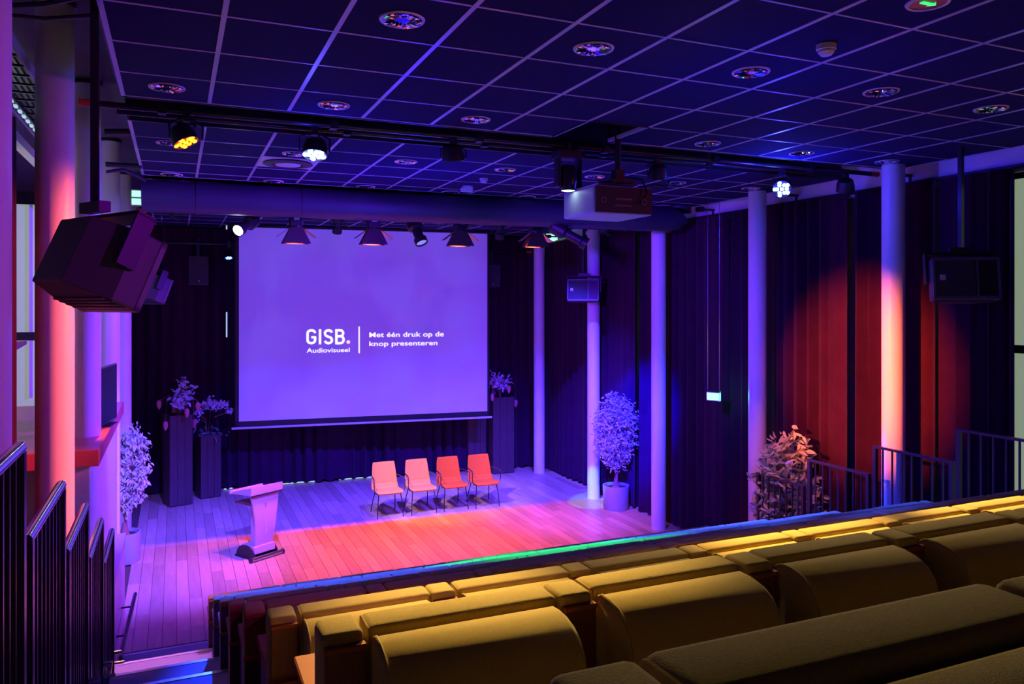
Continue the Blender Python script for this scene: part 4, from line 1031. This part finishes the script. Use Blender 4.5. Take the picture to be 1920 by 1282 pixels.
def bouquet(loc, label, kind, rz=0):
    t = thing('flower_arrangement', label, 'flowers', loc, rz)
    st = MB(); lv = MB(); fl_ = []
    if kind == 'mixed':
        for q in range(14):
            a_ = random.random()*6.28; r_ = random.uniform(.05, .28); hh = random.uniform(.3, .85)*(1-.6*r_/.3)
            e = Vector((r_*math.cos(a_), r_*math.sin(a_), hh+.1)); st.tube([(0, 0, -.05), (e.x*.3, e.y*.3, e.z*.6), e], .007, 5)
            for _ in range(14): leaves(lv, e*random.uniform(.5, 1.05)+Vector((random.gauss(0, .04), random.gauss(0, .04), 0)), random.uniform(.06, .12), wide=.5)
        for q in range(6):
            a_ = -.4+q*1.1; e = Vector((.34*math.cos(a_), .34*math.sin(a_), [.18, -.18, .05, .22, -.12, .1][q]))
            st.tube([(0, 0, 0), (e.x*.5, e.y*.5, .38), (e.x*.9, e.y*.9, .3), e+Vector((0, 0, .08))], .006, 5)
            m_ = MB().lathe([(0, .08), (.035, .06), (.045, 0), (.03, -.06), (0, -.1)], 10)
            obj('blossom', m_.mesh('bl', 'pink'), t, e)
    else:
        for q in range(5):
            a_ = q*1.26; e = Vector((.26*math.cos(a_)+.1, .1*math.sin(a_), .42+.16*math.sin(q*2)))
            st.tube([(0, 0, -.05), (e.x*.3, e.y*.3, e.z*.8), e], .007, 5)
        for q in range(11):
            a_ = q/10; c = Vector((-.28+.68*a_, random.gauss(0, .05), .22+.42*math.sin(a_*2.6)+random.gauss(0, .05)))
            m_ = MB()
            for _ in range(34): leaves(m_, (random.gauss(0, .03), random.gauss(0, .03), random.gauss(0, .03)), .055, wide=.8)
            obj('blossom', m_.mesh('bl', 'petal', False), t, c)
        for _ in range(40): leaves(lv, (random.gauss(0, .14), random.gauss(0, .12), random.uniform(0, .08)), .13, wide=.35)
    obj('stem', st.mesh('st', 'bark'), t)['kind'] = 'stuff'
    obj('leaf_mass', lv.mesh('lv', 'leafdark' if kind != 'mixed' else 'petal', False), t)['kind'] = 'stuff'
    return t
P = on_z(322, 952, 0); hA = 1.62
planter((P.x+.10, P.y+.26, 0), .20, hA, D2R(17), 'tall dark wooden planter box left of the screen')
bouquet((P.x+.12, P.y+.24, hA-.02), 'pink and violet flowers drooping from the tall left box', 'mixed')
P = on_z(364, 938, 0); hB = 1.17
planter((P.x+.25, P.y+.24, 0), .185, hB, D2R(14), 'shorter dark wooden planter box beside the tall left one')
bouquet((P.x+.24, P.y+.24, hB-.02), 'pale orchid spray in the shorter left box', 'orchid')
P = on_z(918, 884, 0); P.y -= .12
planter((P.x+.22, P.y+.05, 0), .24, 1.62, D2R(-4), 'tall dark planter box right of the screen')
bouquet((P.x+.22, P.y+.05, 1.60), 'bare branches and pink flowers in the tall right box', 'mixed', 2.0)
planter((P.x-.26, P.y+.35, 0), .2, 1.25, D2R(-4), 'short dark planter box half hidden below the screen corner')
bouquet((P.x-.26, P.y+.35, 1.23), 'pale flowers in the short right box under the screen corner', 'orchid')

# ---- pale glazed door at the far right edge
dr = thing('glazed_door', 'pale green door panel with painted-in glow at the right picture edge', 'door', (7.6, 4.2, 0))
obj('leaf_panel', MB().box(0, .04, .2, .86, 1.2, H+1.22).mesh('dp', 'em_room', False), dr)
obj('frame', MB().box(-.02, .05, .86, .92, 0, H+1.28).box(-.02, .05, -.1, .92, H+1.22, H+1.28).box(-.02, .05, -.1, .88, 3.16, 3.24).mesh('df', 'black', False), dr)
obj('lower_panel', MB().box(0, .04, -.1, .86, 0, 1.2).mesh('dl', 'darkwall', False), dr)
point('control_booth_fill', (-1.6, 8.6, 4.2), (.8, 1, .7), 12, .1)  # unseen point added to light the booth wall

# ---- fine pieces become sub-parts of the part they sit on
SUB = {'groove': 'front_panel', 'light_groove': 'front_panel', 'foot_cap': 'foot_bar', 'base_cover': 'base_block', 'trim_line': 'top_tray', 'reading_lip': 'top_tray',
       'badge': 'cabinet', 'front_frame': 'cabinet', 'underside_rib': 'cabinet', 'rating_label': 'housing', 'piping': 'backrest', 'rear_piping': 'rear_cushion',
       'wood_edge': 'wood_panel', 'flap': 'housing', 'glass': 'screen_panel', 'socket': 'rear_panel', 'glow_panel': 'box', 'top_cap': 'box', 'diode': 'face_plate', 'seam_ring': 'pipe', 'end_cap': 'tube', 'cap_rail': 'panel', 'lettering': 'cloth', 'lettering_dot': 'cloth', 'divider_line': 'cloth'}
for root in [o for o in scn.objects if o.parent is None and o.children]:
    kids = list(root.children); by = {}
    for k in kids: by.setdefault(k.name.split('.')[0], k)
    for k in kids:
        tgt = SUB.get(k.name.split('.')[0])
        if tgt in by: k.parent = by[tgt]
